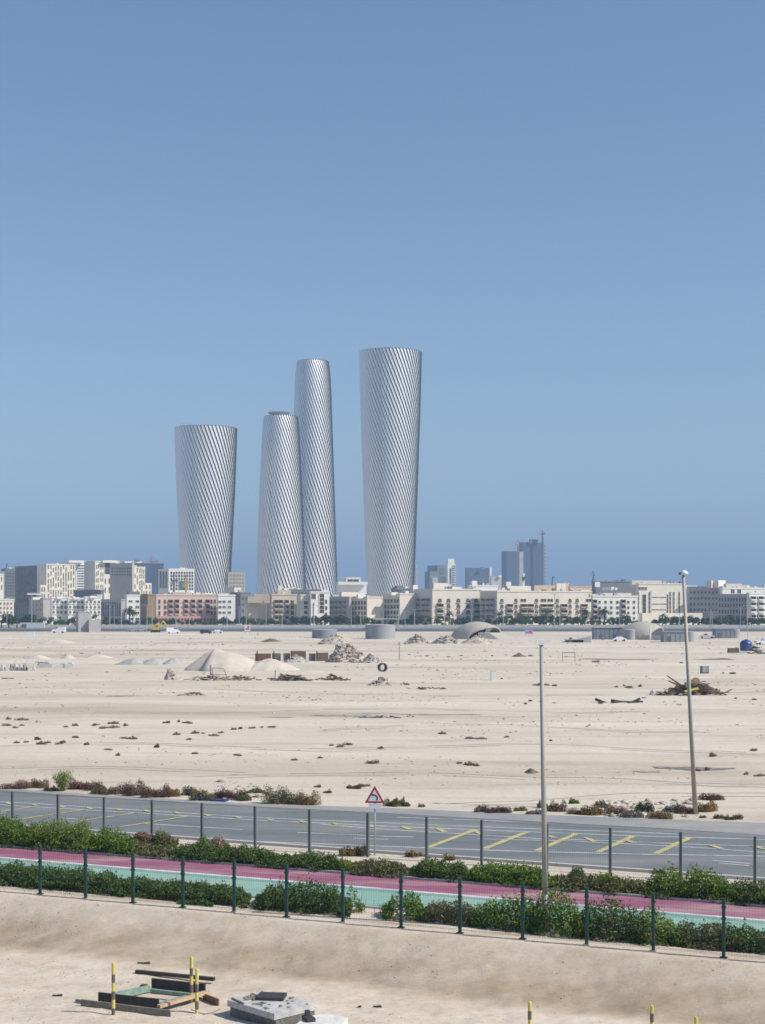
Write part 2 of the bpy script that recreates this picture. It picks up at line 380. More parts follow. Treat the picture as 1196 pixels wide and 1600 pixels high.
# ------------------------------------------------------------------ ground sheet
def build_ground():
    d = [8.0]
    while d[-1] < 5000:
        v = d[-1]
        st = 0.5 if v < 44 else 0.10 if v < 61 else 0.6 if v < 92 else max(0.30, v*0.0065)
        d.append(v+st)
    D = np.array(d)
    t = np.concatenate([-np.geomspace(2.0, 0.34, 25)[:-1], np.linspace(-0.34, 0.34, 420), np.geomspace(0.34, 2.0, 25)[1:]])
    TT, DD = np.meshgrid(t, D)
    s = SL*(1-sstep(120, 300, DD))
    Y = DD/(1+s*TT); X = TT*Y
    Z = gz(X, Y)
    V = np.stack([X, Y, Z], -1).reshape(-1, 3)
    nr, nc = X.shape
    i = np.arange(nr-1)[:, None]*nc+np.arange(nc-1)[None, :]
    Fq = np.stack([i, i+1, i+nc+1, i+nc], -1).reshape(-1, 4)
    o = npmesh('ground', V, Fq, sand_material(), smooth=True)
    tag(o, kind='structure')
    D0 = (Y+SL*X).ravel(); near = (Y.ravel() < 105)
    soil = 1-sstep(60, 70, D0); soil = np.where(near, soil, 0)
    brown = np.where(near, sstep(53.0, 54.2, D0)*(1-0.6*sstep(54.8, 56.2, D0)-0.4*sstep(56.4, 57.2, D0)), 0)
    ca = o.data.color_attributes.new('soil', 'FLOAT_COLOR', 'POINT')
    c4 = np.stack([soil, brown*0.85, soil*0, soil*0+1], -1).astype(np.float32)
    ca.data.foreach_set('color', c4.ravel())
build_ground()

def strip_road(name, dn, df, z, m, x0=-60, x1=60, n=60):
    """a sheet running with the road between two offsets"""
    xs = np.linspace(x0, x1, n+1); V = []
    for x in xs: V += [(x, dn-SL*x, z), (x, df-SL*x, z)]
    Fq = [(2*k, 2*k+2, 2*k+3, 2*k+1) for k in range(n)]
    return tag(npmesh(name, V, Fq, m), kind='structure')
strip_road('road', 74.35, 89.0, 0.008, M['asphalt'])
strip_road('pink_path', 64.98, 67.6, 0.012, M['pink_track'])
strip_road('pink_path_band', 65.75, 66.05, 0.016, M['pink_dark'])
strip_road('pink_path_band', 66.55, 66.75, 0.016, M['pink_dark'])
strip_road('path_line', 64.72, 64.98, 0.016, M['white_paint'])
strip_road('green_path', 60.75, 64.72, 0.012, M['green_track'])
def kerb(name, d0, wdt, h, m=None):
    b = MB(); 
    for k in range(60):
        x0 = -60+k*2; x1 = x0+1.985
        b.add([(x0, d0-SL*x0, 0), (x1, d0-SL*x1, 0), (x1, d0+wdt-SL*x1, 0), (x0, d0+wdt-SL*x0, 0),
               (x0, d0-SL*x0, h), (x1, d0-SL*x1, h), (x1, d0+wdt-SL*x1, h), (x0, d0+wdt-SL*x0, h)],
              [(0, 1, 5, 4), (1, 2, 6, 5), (2, 3, 7, 6), (3, 0, 4, 7), (4, 5, 6, 7)])
    tag(b.build(name, m or M['kerb']), kind='structure')
kerb('road_kerb', 74.05, 0.29, 0.13)
kerb('path_kerb', 60.5, 0.24, 0.07)
kerb('path_kerb', 67.62, 0.2, 0.10)
# paved verge on the far side of the road, widening to the right
def ribbon(name, far, near, z, m, relief=False):
    b = MB(); fp = [G(*p) for p in far]; npp = [G(*p) for p in near]
    for k in range(len(fp)-1):
        q = [npp[k], npp[k+1], fp[k+1], fp[k]]
        b.face([(p.x, p.y, z) for p in q])
    return tag(b.build(name, m), kind='structure')
ribbon('verge', [(-160, 1224), (0, 1232.3), (200, 1245), (400, 1256.5), (600, 1262.5), (800, 1271.5), (1000, 1279.5), (1196, 1286.5), (1380, 1292)],
       [(-160, 1226), (0, 1235.5), (200, 1249), (400, 1260.5), (600, 1271), (800, 1282.3), (1000, 1293.0), (1196, 1305.5), (1380, 1317)], 0.022, M['paving_grey'])

# painted markings
ZI = 0.0
def polyline(b, pts, wd, z=0.013):
    P = [G(*p) for p in pts]; global ZI; ZI += 0.0005; z = z+ZI
    for p, q in zip(P[:-1], P[1:]):
        t = (q-p).normalized(); n = Vector((-t.y, t.x, 0))*wd/2
        b.face([(v.x, v.y, z) for v in (p-n, q-n, q+n, p+n)])
b = MB()
for pts, wd in [
    ([(150, 1304), (273, 1308), (400, 1315), (600, 1322.5), (800, 1330), (1000, 1335), (1196, 1338), (1330, 1341)], 0.15),
    ([(620, 1277), (800, 1284)], 0.12),
    ([(-80, 1247.5), (0, 1252.6), (200, 1265), (400, 1277.6), (600, 1286), (800, 1294), (1000, 1301), (1060, 1303.5)], 0.14),
    ([(-80, 1252.5), (0, 1257.6), (200, 1269.5), (400, 1281.5), (600, 1291), (800, 1299), (1000, 1306.5), (1196, 1312), (1300, 1315)], 0.14),
    ([(500, 1288), (600, 1296), (800, 1308), (847, 1311)], 0.12), ([(885, 1312), (960, 1314), (1066, 1319), (1196, 1323), (1300, 1326)], 0.12),
    ([(745, 1311), (893, 1314.5), (950, 1317.5), (1000, 1320), (1060, 1323), (1120, 1326.5), (1196, 1332.7), (1300, 1341)], 0.12),
    ([(222, 1287), (380, 1296.5)], 0.13), ([(95, 1278.5), (127, 1280.5)], 0.13), ([(464, 1301), (600, 1307), (646, 1308)], 0.13),
    ([(552, 1310), (607, 1312)], 0.13), ([(1115, 1345), (1173, 1350)], 0.12), ([(1123, 1349), (1171, 1353)], 0.12)]:
    polyline(b, pts, wd)
tag(b.build('road_marking', M['white_paint']), kind='structure')
b = MB()
for pts, wd in [([(0, 1269), (52, 1261)], 0.2), ([(21, 1282), (134, 1265.5)], 0.2), ([(112, 1285), (200, 1272.7), (215, 1270)], 0.2), ([(184, 1293.6), (200, 1291), (295, 1275.7)], 0.2),
                ([(670, 1324.5), (742, 1297.5)], 0.35), ([(757, 1327), (823, 1301)], 0.35), ([(838, 1330.5), (902, 1303)], 0.35), ([(934, 1332.5), (991, 1306.5)], 0.35), ([(1024, 1335), (1080, 1309)], 0.35),
                ([(628, 1292), (642, 1297)], 0.3), ([(683, 1294.5), (696, 1301)], 0.3), ([(740, 1297.5), (752, 1304)], 0.3), ([(855, 1306), (868, 1310)], 0.3), ([(915, 1309), (930, 1316)], 0.3), ([(975, 1312), (992, 1318)], 0.3), ([(1109, 1321), (1128, 1327)], 0.3), ([(1176, 1322), (1196, 1328)], 0.3)]:
    polyline(b, pts, wd, 0.0225)
for x, y in [(14, 1256), (55, 1259), (98, 1261.3), (141, 1263.8), (186, 1266), (230, 1268), (277, 1271), (325, 1275), (373, 1278.5), (423, 1282), (473, 1285), (525, 1288.5), (580, 1292)]:
    polyline(b, [(x-4, y-1.6), (x+4, y+1.2)], 0.26, 0.0225)
tag(b.build('yellow_marking', M['yellow_paint']), kind='structure')

# ------------------------------------------------------------------ fences
def mesh_fence(name, xs, d0, h, label, pm, post_w, clamps, wires, extra=(6, 6)):
    # xs: photo x of every post; extrapolated to both sides
    def at(x):
        t = (x-CX)/F; d = d0/(1+SL*t); return Vector((t*d, d, 0))
    P = [at(x) for x in xs]
    st0 = P[1]-P[0]; st1 = P[-1]-P[-2]
    P = [P[0]-st0*k for k in range(extra[0], 0, -1)]+P+[P[-1]+st1*k for k in range(1, extra[1]+1)]
    org = P[0].copy()
    e = empty(name, org, label, 'fence')
    rz = -math.atan(SL)
    for p in P:
        q = p-org
        b = MB(); lean = random.uniform(-0.006, 0.006)
        b.box((q.x, q.y, h/2+0.01), (post_w, post_w, h), rz, 0, lean)
        if clamps:
            b.box((q.x, q.y, h+0.03), (post_w+0.02, post_w+0.02, 0.04), rz)
            for zc in (0.25, 0.8, 1.35, h-0.25): b.box((q.x, q.y-0.03, zc), (post_w+0.045, post_w+0.02, 0.07), rz)
        b.build('post', pm, e)
        if clamps:
            b = MB(); b.box((q.x, q.y, 0.015), (0.24, 0.2, 0.05), rz); b.build('base_plate', M['galv'] if random.random() < 0.25 else pm, e)
    b = MB(); A = P[0]-org; B = P[-1]-org
    for z, r in wires: b.tube((A.x, A.y-0.03, z), (B.x, B.y-0.03, z), r, n=4)
    L = (B-A).length; n = int(L/0.10)
    for k in range(n):
        q = A.lerp(B, k/n); b.box((q.x, q.y-0.03, h/2), (0.0026, 0.0026, h-0.1), rz)
    b.build('wire_mesh', pm, e)
    return e
mesh_fence('mesh_fence', [63, 134, 208, 286, 366, 448, 536, 627, 719, 817, 917, 1021, 1131], 57.35, 1.98,
           'dark green wire mesh fence along the top of the sandy bank', M['fence_green'], 0.10, True,
           [(0.12, 0.006), (0.16, 0.006), (0.7, 0.006), (0.74, 0.006), (1.3, 0.006), (1.34, 0.006), (1.86, 0.006), (1.92, 0.007), (0.4, 0.003), (0.95, 0.003), (1.6, 0.003)])
mesh_fence('road_fence', [20, 91, 163, 238, 316, 399, 484, 575, 667, 753, 855, 954, 1064, 1180], 72.8, 2.08,
           'grey wire fence with thin posts beside the asphalt road', M['fence_grey'], 0.115, False, [(0.1, 0.004), (2.04, 0.006), (1.0, 0.003)])

# ------------------------------------------------------------------ lamp posts and sign
p = G(853, 1455)
e = empty('street_lamp', p, 'pale grey lamp post rising out of the near flowering hedge', 'street lamp')
b = MB(); b.tube((0, 0, 0), (-0.16, 0, 10.62), 0.108, 0.072, 14); b.build('pole', M['pole_grey'], e, smooth=True)
b = MB(); b.tube((0, 0, 0), (0, 0, 1.4), 0.125, 0.122, 14); b.build('pole_sleeve', M['pole_grey'], e, smooth=True)
b = MB(); b.box((-0.16+0.15, 0, 10.66), (0.34, 0.18, 0.07), 0, 0, -0.08); b.box((-0.16, 0, 10.6), (0.2, 0.2, 0.14)); b.build('lamp_head', M['lamp_glass'], e)
p = G(1087, 1270)
e = empty('street_lamp', p, 'tall sand coloured lamp post leaning slightly beyond the road', 'street lamp')
b = MB(); b.tube((0, 0, -0.1), (-0.70, 0, 13.7), 0.14, 0.085, 14); b.build('pole', M['pole_sand'], e, smooth=True)
b = MB(); b.lathe((-0.66, 0, 13.72), [(0.0, -0.02), (0.1, -0.02), (0.2, 0.03), (0.235, 0.1), (0.19, 0.2), (0.1, 0.26), (0.0, 0.28)], 18); b.build('lamp_head', M['lamp_glass'], e, smooth=True)
b = MB(); b.box((-0.88, 0, 13.80), (0.16, 0.16, 0.14)); b.build('lamp_bracket', M['lamp_dark'], e)

p = G(586, 1336)
e = empty('road_sign', p, 'triangular red bordered bend warning sign on a thin post', 'road sign', rz=R(-6))
b = MB(); b.tube((0, 0, -0.05), (0, 0, 3.15), 0.038, n=10); b.build('post', M['galv'], e, smooth=True)
def tri(r, z0, y0, y1, rc):
    pts = []
    for k in range(3):
        a = math.pi/2+k*2*math.pi/3
        cx_, cz_ = math.cos(a)*(r-2*rc), math.sin(a)*(r-2*rc)
        for j in range(-3, 4):
            aa = a+j/3*math.pi/3; pts.append((cx_+math.cos(aa)*rc, cz_+math.sin(aa)*rc))
    n = len(pts)
    vs = [(x, y0, z+z0) for x, z in pts]+[(x, y1, z+z0) for x, z in pts]
    return vs, [tuple(range(n)), tuple(range(2*n-1, n-1, -1))]+[(i, n+i, n+(i+1) % n, (i+1) % n) for i in range(n)]
zc = 2.78
b = MB(); b.add(*tri(0.56, zc, -0.075, -0.05, 0.03)); b.build('sign_border', M['sign_red'], e)
b = MB(); b.add(*tri(0.375, zc, -0.082, -0.0765, 0.01)); b.build('sign_face', M['sign_white'], e)
b = MB()
path = [(0.12, -0.15), (0.12, 0.0), (0.07, 0.08), (-0.03, 0.11), (-0.08, 0.115)]
for (xa, za), (xb, zb) in zip(path[:-1], path[1:]):
    dx, dz = xb-xa, zb-za; L = math.hypot(dx, dz); nx, nz = -dz/L*0.032, dx/L*0.032
    b.add([(xa-nx, -0.088, zc+za-nz), (xb-nx, -0.088, zc+zb-nz), (xb+nx, -0.088, zc+zb+nz), (xa+nx, -0.088, zc+za+nz)], [(0, 1, 2, 3)])
b.add([(-0.07, -0.088, zc+0.05), (-0.07, -0.088, zc+0.18), (-0.16, -0.088, zc+0.115)], [(0, 1, 2)])
b.build('bend_arrow', M['sign_black'], e)
b = MB(); b.box((0.0, -0.06, zc-0.43), (0.60, 0.02, 0.26)); b.build('supplementary_plate', M['sign_white'], e)
b = MB(); b.box((0.0, -0.035, zc-0.36), (0.09, 0.04, 0.42)); b.build('bracket', M['lamp_dark'], e)

# ------------------------------------------------------------------ vegetation
def hedge(name, xs_top, d0, hw, label, cat, lm, dens=950, leaf=0.048, flower=None, group=None, gap=0.0, woody=True, spiky=0.3):
    """shrub mass following a height profile: xs_top = [(photo x, photo y of top)], centre line offset d0"""
    pts = []
    for x, y in xs_top:
        t = (x-CX)/F; d = d0/(1+SL*t); pts.append((t*d, d, max(0.15, wz(y, d))))
    pts = np.array(pts); org = Vector((pts[:, 0].mean(), pts[:, 1].mean(), 0))
    e = empty(name, org, label, cat, group)
    x0, x1 = pts[0, 0], pts[-1, 0]
    n = int(dens*3.0*(x1-x0)); 
    X = rng.uniform(x0-0.22, x1+0.22, n)
    Hh = np.interp(X, pts[:, 0], pts[:, 2])*(0.90+0.42*vnoise(X, X*0, 0.55, len(xs_top))+0.25*vnoise(X, X*0, 0.2, 3))
    endf = np.clip(np.minimum(X-x0+0.15, x1+0.15-X)/0.3, 0.45, 1); Hh = Hh*np.sqrt(endf)
    v = rng.uniform(-1, 1, n)
    hloc = Hh*np.sqrt(np.clip(1-np.abs(v)**3.2, 0.02, 1))
    q = rng.random(n)**1.05
    Z = hloc*q+0.02+spiky*rng.random(n)**5*Hh
    bulge = 1+0.5*vnoise(X, Z*2+v, 0.5, 9)
    Y = -SL*X+d0+v*hw*bulge
    if gap > 0:
        keep = (vnoise(X, Z, 0.55, 21)+vnoise(X, Y, 0.35, 8)*0.6) > gap-0.5
        X, Y, Z = X[keep], Y[keep], Z[keep]
    P = np.stack([X-org.x, Y-org.y, Z], 1)
    V, Fq = leaves(P, leaf, up=0.5)
    mi = np.zeros(len(Fq), int)
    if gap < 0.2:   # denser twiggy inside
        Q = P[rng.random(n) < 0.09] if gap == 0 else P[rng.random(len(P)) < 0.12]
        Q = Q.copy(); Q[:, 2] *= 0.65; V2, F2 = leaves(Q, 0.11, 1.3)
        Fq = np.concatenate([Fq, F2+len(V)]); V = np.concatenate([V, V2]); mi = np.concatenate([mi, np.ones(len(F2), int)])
    npmesh('foliage', V, Fq, [lm, M['leaf_inner']], e, mi=mi)
    if woody:
        b = MB()
        for k in range(int((x1-x0)*6)):
            xx = random.uniform(x0, x1); hh = float(np.interp(xx, pts[:, 0], pts[:, 2])); yy = -SL*xx+d0+random.uniform(-hw, hw)*0.5
            b.tube((xx-org.x, yy-org.y, -0.02), (xx-org.x+random.uniform(-.3, .3), yy-org.y+random.uniform(-.2, .2), hh*random.uniform(0.6, 0.98)), 0.014, 0.005, 4, False)
        b.build('stems', M['stem'], e)['kind'] = 'stuff'
    if flower:
        for fm, cnt in flower:
            idx = rng.integers(0, len(P), cnt); PP = P[idx].copy(); PP[:, 1] -= 0.05; PP[:, 2] = np.minimum(PP[:, 2]*1.15+0.1, PP[:, 2]+0.25)
            V, Fq = leaves(PP, 0.06, 1.2); o = npmesh('flowers', V, Fq, fm, e.children[0]); o['kind'] = 'stuff'
    return e
# near hedge, between the fence and the green path
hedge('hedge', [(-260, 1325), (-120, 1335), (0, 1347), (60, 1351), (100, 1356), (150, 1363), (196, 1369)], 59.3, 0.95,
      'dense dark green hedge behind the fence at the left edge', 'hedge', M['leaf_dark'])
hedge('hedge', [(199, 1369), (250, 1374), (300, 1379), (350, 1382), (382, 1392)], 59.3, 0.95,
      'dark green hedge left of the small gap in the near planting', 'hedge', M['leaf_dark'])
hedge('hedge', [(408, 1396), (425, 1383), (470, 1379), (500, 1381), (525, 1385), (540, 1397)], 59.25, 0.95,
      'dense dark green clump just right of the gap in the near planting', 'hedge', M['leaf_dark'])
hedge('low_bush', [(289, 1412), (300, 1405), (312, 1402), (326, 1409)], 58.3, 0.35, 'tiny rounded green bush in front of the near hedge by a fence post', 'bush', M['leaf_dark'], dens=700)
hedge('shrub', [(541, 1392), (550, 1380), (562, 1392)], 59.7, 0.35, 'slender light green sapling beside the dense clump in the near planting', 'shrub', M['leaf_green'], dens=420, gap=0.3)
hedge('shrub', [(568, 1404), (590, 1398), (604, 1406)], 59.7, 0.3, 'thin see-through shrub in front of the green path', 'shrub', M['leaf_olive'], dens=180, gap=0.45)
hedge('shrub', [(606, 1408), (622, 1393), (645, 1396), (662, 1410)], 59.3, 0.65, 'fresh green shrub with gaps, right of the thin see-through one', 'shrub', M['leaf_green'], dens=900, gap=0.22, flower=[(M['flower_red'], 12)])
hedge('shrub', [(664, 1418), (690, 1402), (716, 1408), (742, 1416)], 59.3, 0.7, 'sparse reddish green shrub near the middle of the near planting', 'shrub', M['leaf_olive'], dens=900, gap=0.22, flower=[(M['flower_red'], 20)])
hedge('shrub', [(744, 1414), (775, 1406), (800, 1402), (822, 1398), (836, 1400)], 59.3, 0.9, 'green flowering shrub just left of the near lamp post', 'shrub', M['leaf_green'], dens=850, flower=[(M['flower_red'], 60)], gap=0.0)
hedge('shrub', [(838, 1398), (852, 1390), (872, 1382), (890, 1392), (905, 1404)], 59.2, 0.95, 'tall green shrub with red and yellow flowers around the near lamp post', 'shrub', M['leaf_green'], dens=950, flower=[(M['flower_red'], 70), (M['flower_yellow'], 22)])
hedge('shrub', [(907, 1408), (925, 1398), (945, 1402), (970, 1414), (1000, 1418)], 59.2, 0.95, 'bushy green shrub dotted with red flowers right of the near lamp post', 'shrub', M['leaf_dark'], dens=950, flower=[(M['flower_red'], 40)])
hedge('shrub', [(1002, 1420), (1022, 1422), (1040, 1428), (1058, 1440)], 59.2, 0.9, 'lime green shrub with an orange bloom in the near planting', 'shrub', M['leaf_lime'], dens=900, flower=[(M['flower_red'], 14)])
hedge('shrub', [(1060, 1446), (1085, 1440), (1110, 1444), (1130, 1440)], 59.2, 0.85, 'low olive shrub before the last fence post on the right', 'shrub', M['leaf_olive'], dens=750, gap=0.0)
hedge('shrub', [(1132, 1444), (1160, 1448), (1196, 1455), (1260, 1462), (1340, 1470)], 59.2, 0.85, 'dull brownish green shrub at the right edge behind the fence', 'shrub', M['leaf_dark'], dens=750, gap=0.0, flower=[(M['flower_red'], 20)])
# far planting, between the pink path and the road fence
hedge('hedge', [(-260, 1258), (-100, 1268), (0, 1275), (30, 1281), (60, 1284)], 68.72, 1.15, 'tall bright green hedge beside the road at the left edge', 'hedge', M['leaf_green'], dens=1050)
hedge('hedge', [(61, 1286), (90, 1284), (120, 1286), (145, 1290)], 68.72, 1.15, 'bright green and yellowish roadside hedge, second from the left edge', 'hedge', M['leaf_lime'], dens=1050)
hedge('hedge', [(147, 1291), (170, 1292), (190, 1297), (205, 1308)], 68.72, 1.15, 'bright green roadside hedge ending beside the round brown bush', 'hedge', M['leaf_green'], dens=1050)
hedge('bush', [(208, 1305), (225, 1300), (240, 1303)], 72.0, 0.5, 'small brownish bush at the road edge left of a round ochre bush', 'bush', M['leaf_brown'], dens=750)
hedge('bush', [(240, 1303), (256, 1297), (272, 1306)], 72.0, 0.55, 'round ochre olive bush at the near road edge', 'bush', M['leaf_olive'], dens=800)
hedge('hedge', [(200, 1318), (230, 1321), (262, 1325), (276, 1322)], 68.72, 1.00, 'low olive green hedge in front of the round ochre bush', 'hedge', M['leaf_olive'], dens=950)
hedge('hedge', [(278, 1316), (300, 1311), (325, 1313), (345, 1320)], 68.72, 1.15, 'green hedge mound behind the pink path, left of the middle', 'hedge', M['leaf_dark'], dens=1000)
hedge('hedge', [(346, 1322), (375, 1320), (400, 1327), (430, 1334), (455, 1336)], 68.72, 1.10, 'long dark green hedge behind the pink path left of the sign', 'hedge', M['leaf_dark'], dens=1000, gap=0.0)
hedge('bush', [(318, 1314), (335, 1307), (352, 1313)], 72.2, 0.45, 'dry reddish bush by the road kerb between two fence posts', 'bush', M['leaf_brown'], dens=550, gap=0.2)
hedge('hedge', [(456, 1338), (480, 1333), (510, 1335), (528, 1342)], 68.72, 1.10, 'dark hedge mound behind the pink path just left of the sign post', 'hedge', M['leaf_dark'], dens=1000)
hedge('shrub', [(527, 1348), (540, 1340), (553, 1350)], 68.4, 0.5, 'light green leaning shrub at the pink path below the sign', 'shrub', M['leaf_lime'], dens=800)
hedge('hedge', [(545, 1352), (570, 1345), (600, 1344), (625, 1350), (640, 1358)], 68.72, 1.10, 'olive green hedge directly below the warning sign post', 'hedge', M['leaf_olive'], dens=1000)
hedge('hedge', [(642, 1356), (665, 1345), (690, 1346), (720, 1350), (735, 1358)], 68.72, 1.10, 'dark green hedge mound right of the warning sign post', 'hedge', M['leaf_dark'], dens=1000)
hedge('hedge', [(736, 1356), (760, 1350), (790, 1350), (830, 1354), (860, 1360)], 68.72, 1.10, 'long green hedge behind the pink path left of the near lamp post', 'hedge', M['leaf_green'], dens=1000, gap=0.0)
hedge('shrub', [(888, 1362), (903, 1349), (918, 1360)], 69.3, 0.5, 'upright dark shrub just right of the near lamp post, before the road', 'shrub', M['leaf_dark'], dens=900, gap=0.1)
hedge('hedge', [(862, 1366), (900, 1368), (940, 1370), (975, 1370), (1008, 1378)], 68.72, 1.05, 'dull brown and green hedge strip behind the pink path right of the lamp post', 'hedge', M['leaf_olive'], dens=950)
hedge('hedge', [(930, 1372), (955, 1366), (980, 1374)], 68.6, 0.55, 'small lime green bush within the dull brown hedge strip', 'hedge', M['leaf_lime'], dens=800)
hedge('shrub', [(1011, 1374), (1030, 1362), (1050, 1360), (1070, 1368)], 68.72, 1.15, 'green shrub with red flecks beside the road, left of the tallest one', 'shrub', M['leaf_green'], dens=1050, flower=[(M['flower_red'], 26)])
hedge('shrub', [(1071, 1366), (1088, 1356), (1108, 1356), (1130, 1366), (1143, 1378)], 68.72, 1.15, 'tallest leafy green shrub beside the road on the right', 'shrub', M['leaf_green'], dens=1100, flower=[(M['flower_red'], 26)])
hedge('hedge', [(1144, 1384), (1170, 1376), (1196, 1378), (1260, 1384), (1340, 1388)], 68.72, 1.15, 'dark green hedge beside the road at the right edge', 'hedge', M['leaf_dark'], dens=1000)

# individual dry bushes: a few shapes, each scattered leaf by leaf
def bush_mesh(name, n, lm, rx, ry, h, leaf, spiky=0.0, flat=1.0):
    k = int(rng.integers(4, 7)); C = [(-0.62+1.24*i_/(k-1)+rng.uniform(-.12, .12), rng.uniform(-0.45, 0.45), rng.uniform(0.45, 1.0)) for i_ in range(k)]
    P = []
    while len(P) < n:
        c = C[rng.integers(0, k)]; a = rng.normal(size=3); a /= np.linalg.norm(a); a[2] = abs(a[2]); r = rng.random()**0.4
        p = (c[0]+a[0]*r*0.46, c[1]+a[1]*r*0.46, a[2]*r*c[2]*(1+spiky*rng.random()))
        P.append((p[0]*rx, p[1]*ry, p[2]*h+0.01))
    V, Fq = leaves(np.array(P), leaf, 2.4, up=0.6+spiky)
    return V, Fq
def bush(x, yb, wpx, hpx, kind, label, group=None, name='dry_bush', relief=True, cat='bush'):
    p = GG(x, yb); s = F/p.y
    w_, h_ = wpx/s, hpx/s
    lm = M['leaf_'+kind]
    w_ *= 1.12; leaf = max(0.04, 0.95/s)
    n = int(min(2600, max(160, 2.6*w_*h_*2/(leaf*leaf))))
    V, Fq = bush_mesh(name, n, lm, w_/2/0.95, w_/2*0.8, h_, leaf, 0.9 if kind == 'tall' else 0.25)
    o = npmesh(name, V, Fq, lm, None, p)
    return tag(o, label, cat, group)
BL = [
 (30, 1232, 52, 13, 'red', 'low reddish brown bush at the far left of the roadside row'),
 (62, 1231, 26, 14, 'brown', 'brown bush touching the left side of the tall green bush'),
 (80, 1236, 20, 9, 'olive', 'small olive bush at the foot of the tall green bush'),
 (124, 1233, 34, 19, 'red', 'dark reddish bush touching the right side of the tall green bush'),
 (149, 1235, 26, 14, 'red', 'flat reddish bush second to the right of the tall green bush'),
 (160, 1241, 34, 13, 'olive', 'greyish olive bush at the road edge right of the tall green bush'),
 (192, 1241, 34, 17, 'brown', 'brown bush between an olive bush and a dark red bush'),
 (215, 1243, 38, 23, 'red', 'large dark red bush, highest in the left roadside row'),
 (243, 1246, 40, 20, 'red', 'broad dark red bush beside an ochre one'),
 (268, 1244, 26, 18, 'ochre', 'ochre dry bush at the end of the left roadside clump'),
 (298, 1243, 26, 14, 'brown', 'small brown bush after the gap in the left roadside row'),
 (318, 1250, 40, 18, 'olive', 'olive bush partly hiding a blue scrap by the road'),
 (346, 1247, 32, 18, 'red', 'dark red bush above the blue scrap'),
 (370, 1249, 34, 19, 'red', 'dark red and green bush at the right of the blue scrap'),
 (380, 1251, 24, 10, 'olive', 'low olive bush just before the pile of pale stones'),
 (430, 1255, 40, 28, 'olive', 'big olive green bush beyond the road left of the sign'),
 (455, 1257, 44, 26, 'olive', 'big olive green bush, middle of the three left of the sign'),
 (482, 1258, 36, 22, 'ochre', 'yellowish olive bush, nearest of the three to the sign'),
 (400, 1239, 22, 9, 'olive', 'thin olive scrub on the sand behind the three big bushes'),
 (553, 1232, 20, 7, 'red', 'flat brown bush on open sand left of the sign top'),
 (568, 1229, 18, 5, 'brown', 'flat brown bush on open sand right behind another by the sign top'),
 (512, 1239, 12, 5, 'olive', 'tiny olive tuft on sand left of the sign'),
 (497, 1230, 10, 4, 'brown', 'tiny brown tuft on the sand above the three big bushes'),
 (612, 1260, 24, 12, 'olive', 'grey green bush right of the sign face beyond the road'),
 (625, 1257, 14, 12, 'olive', 'upright olive tuft between two low bushes right of the sign'),
 (633, 1260, 14, 8, 'olive', 'dark small bush right of the sign, third beyond the road'),
 (659, 1261, 9, 6, 'brown', 'lone tiny tuft at the verge right of the sign'),
 (752, 1269, 20, 12, 'brown', 'pinkish brown bush with a twiggy top left of the near lamp post'),
 (780, 1270, 32, 12, 'red', 'broad reddish brown bush left of the near lamp post'),
 (814, 1267, 17, 9, 'ochre', 'small ochre bush just left of the near lamp post'),
 (836, 1272, 26, 8, 'grey', 'flat grey green bush behind the near lamp post'),
 (847, 1262, 14, 12, 'brown', 'brown bush hidden partly by the near lamp post'),
 (870, 1268, 26, 17, 'brown', 'dark brown bush just right of the near lamp post'),
 (897, 1255, 14, 9, 'lime', 'small yellow green tuft right of the near lamp post'),
 (904, 1272, 28, 10, 'brown', 'low brown bush at the verge right of the near lamp post'),
 (924, 1273, 34, 18, 'ochre', 'ochre bush in the stony clump between the lamp posts'),
 (940, 1262, 18, 13, 'grey', 'purplish grey bush in the stony clump between the lamp posts'),
 (962, 1272, 34, 16, 'brown', 'greyish brown bush in the middle of the stony clump'),
 (988, 1277, 34, 12, 'grey', 'low grey bush at the verge in the stony clump'),
 (1006, 1268, 26, 16, 'olive', 'dark olive bush in the upper right of the stony clump'),
 (1032, 1279, 38, 13, 'ochre', 'orange ochre bush at the verge left of the leaning lamp post'),
 (1048, 1268, 24, 12, 'grey', 'grey bush behind the orange ochre one'),
 (1072, 1271, 30, 15, 'brown', 'brown bush touching the foot of the leaning lamp post on its left'),
 (1104, 1268, 30, 16, 'ochre', 'ochre bush right of the leaning lamp post foot'),
 (1112, 1249, 34, 10, 'red', 'dark reddish bush on the sand right of the leaning lamp post'),
 (1099, 1278, 10, 5, 'brown', 'tiny bush at the verge right of the leaning lamp post'),
 (1124, 1279, 18, 7, 'olive', 'low olive bush at the verge near the right edge, left of its twin'),
 (1140, 1281, 14, 8, 'olive', 'low olive bush at the verge near the right edge, between two others'),
 (1153, 1280, 14, 8, 'brown', 'rightmost low bush at the verge near the right edge'),
 (547, 1337, 28, 15, 'ochre', 'dry bush at the near kerb left of the sign post'),
 (568, 1337, 20, 18, 'olive', 'dark bush at the near kerb touching the sign post fence bay'),
 (644, 1339, 18, 12, 'ochre', 'round dry tuft at the near kerb right of the sign post'),
 (658, 1338, 10, 6, 'olive', 'tiny green tuft beside the round dry one at the near kerb'),
 (702, 1344, 15, 11, 'ochre', 'dry tuft at the near kerb between two road fence posts'),
 (1030, 1366, 16, 8, 'olive', 'faint olive tuft on the sand beside the near kerb on the right'),
]
for x, y, w_, h_, k, lb in BL: bush(x, y, w_, h_, k, lb)
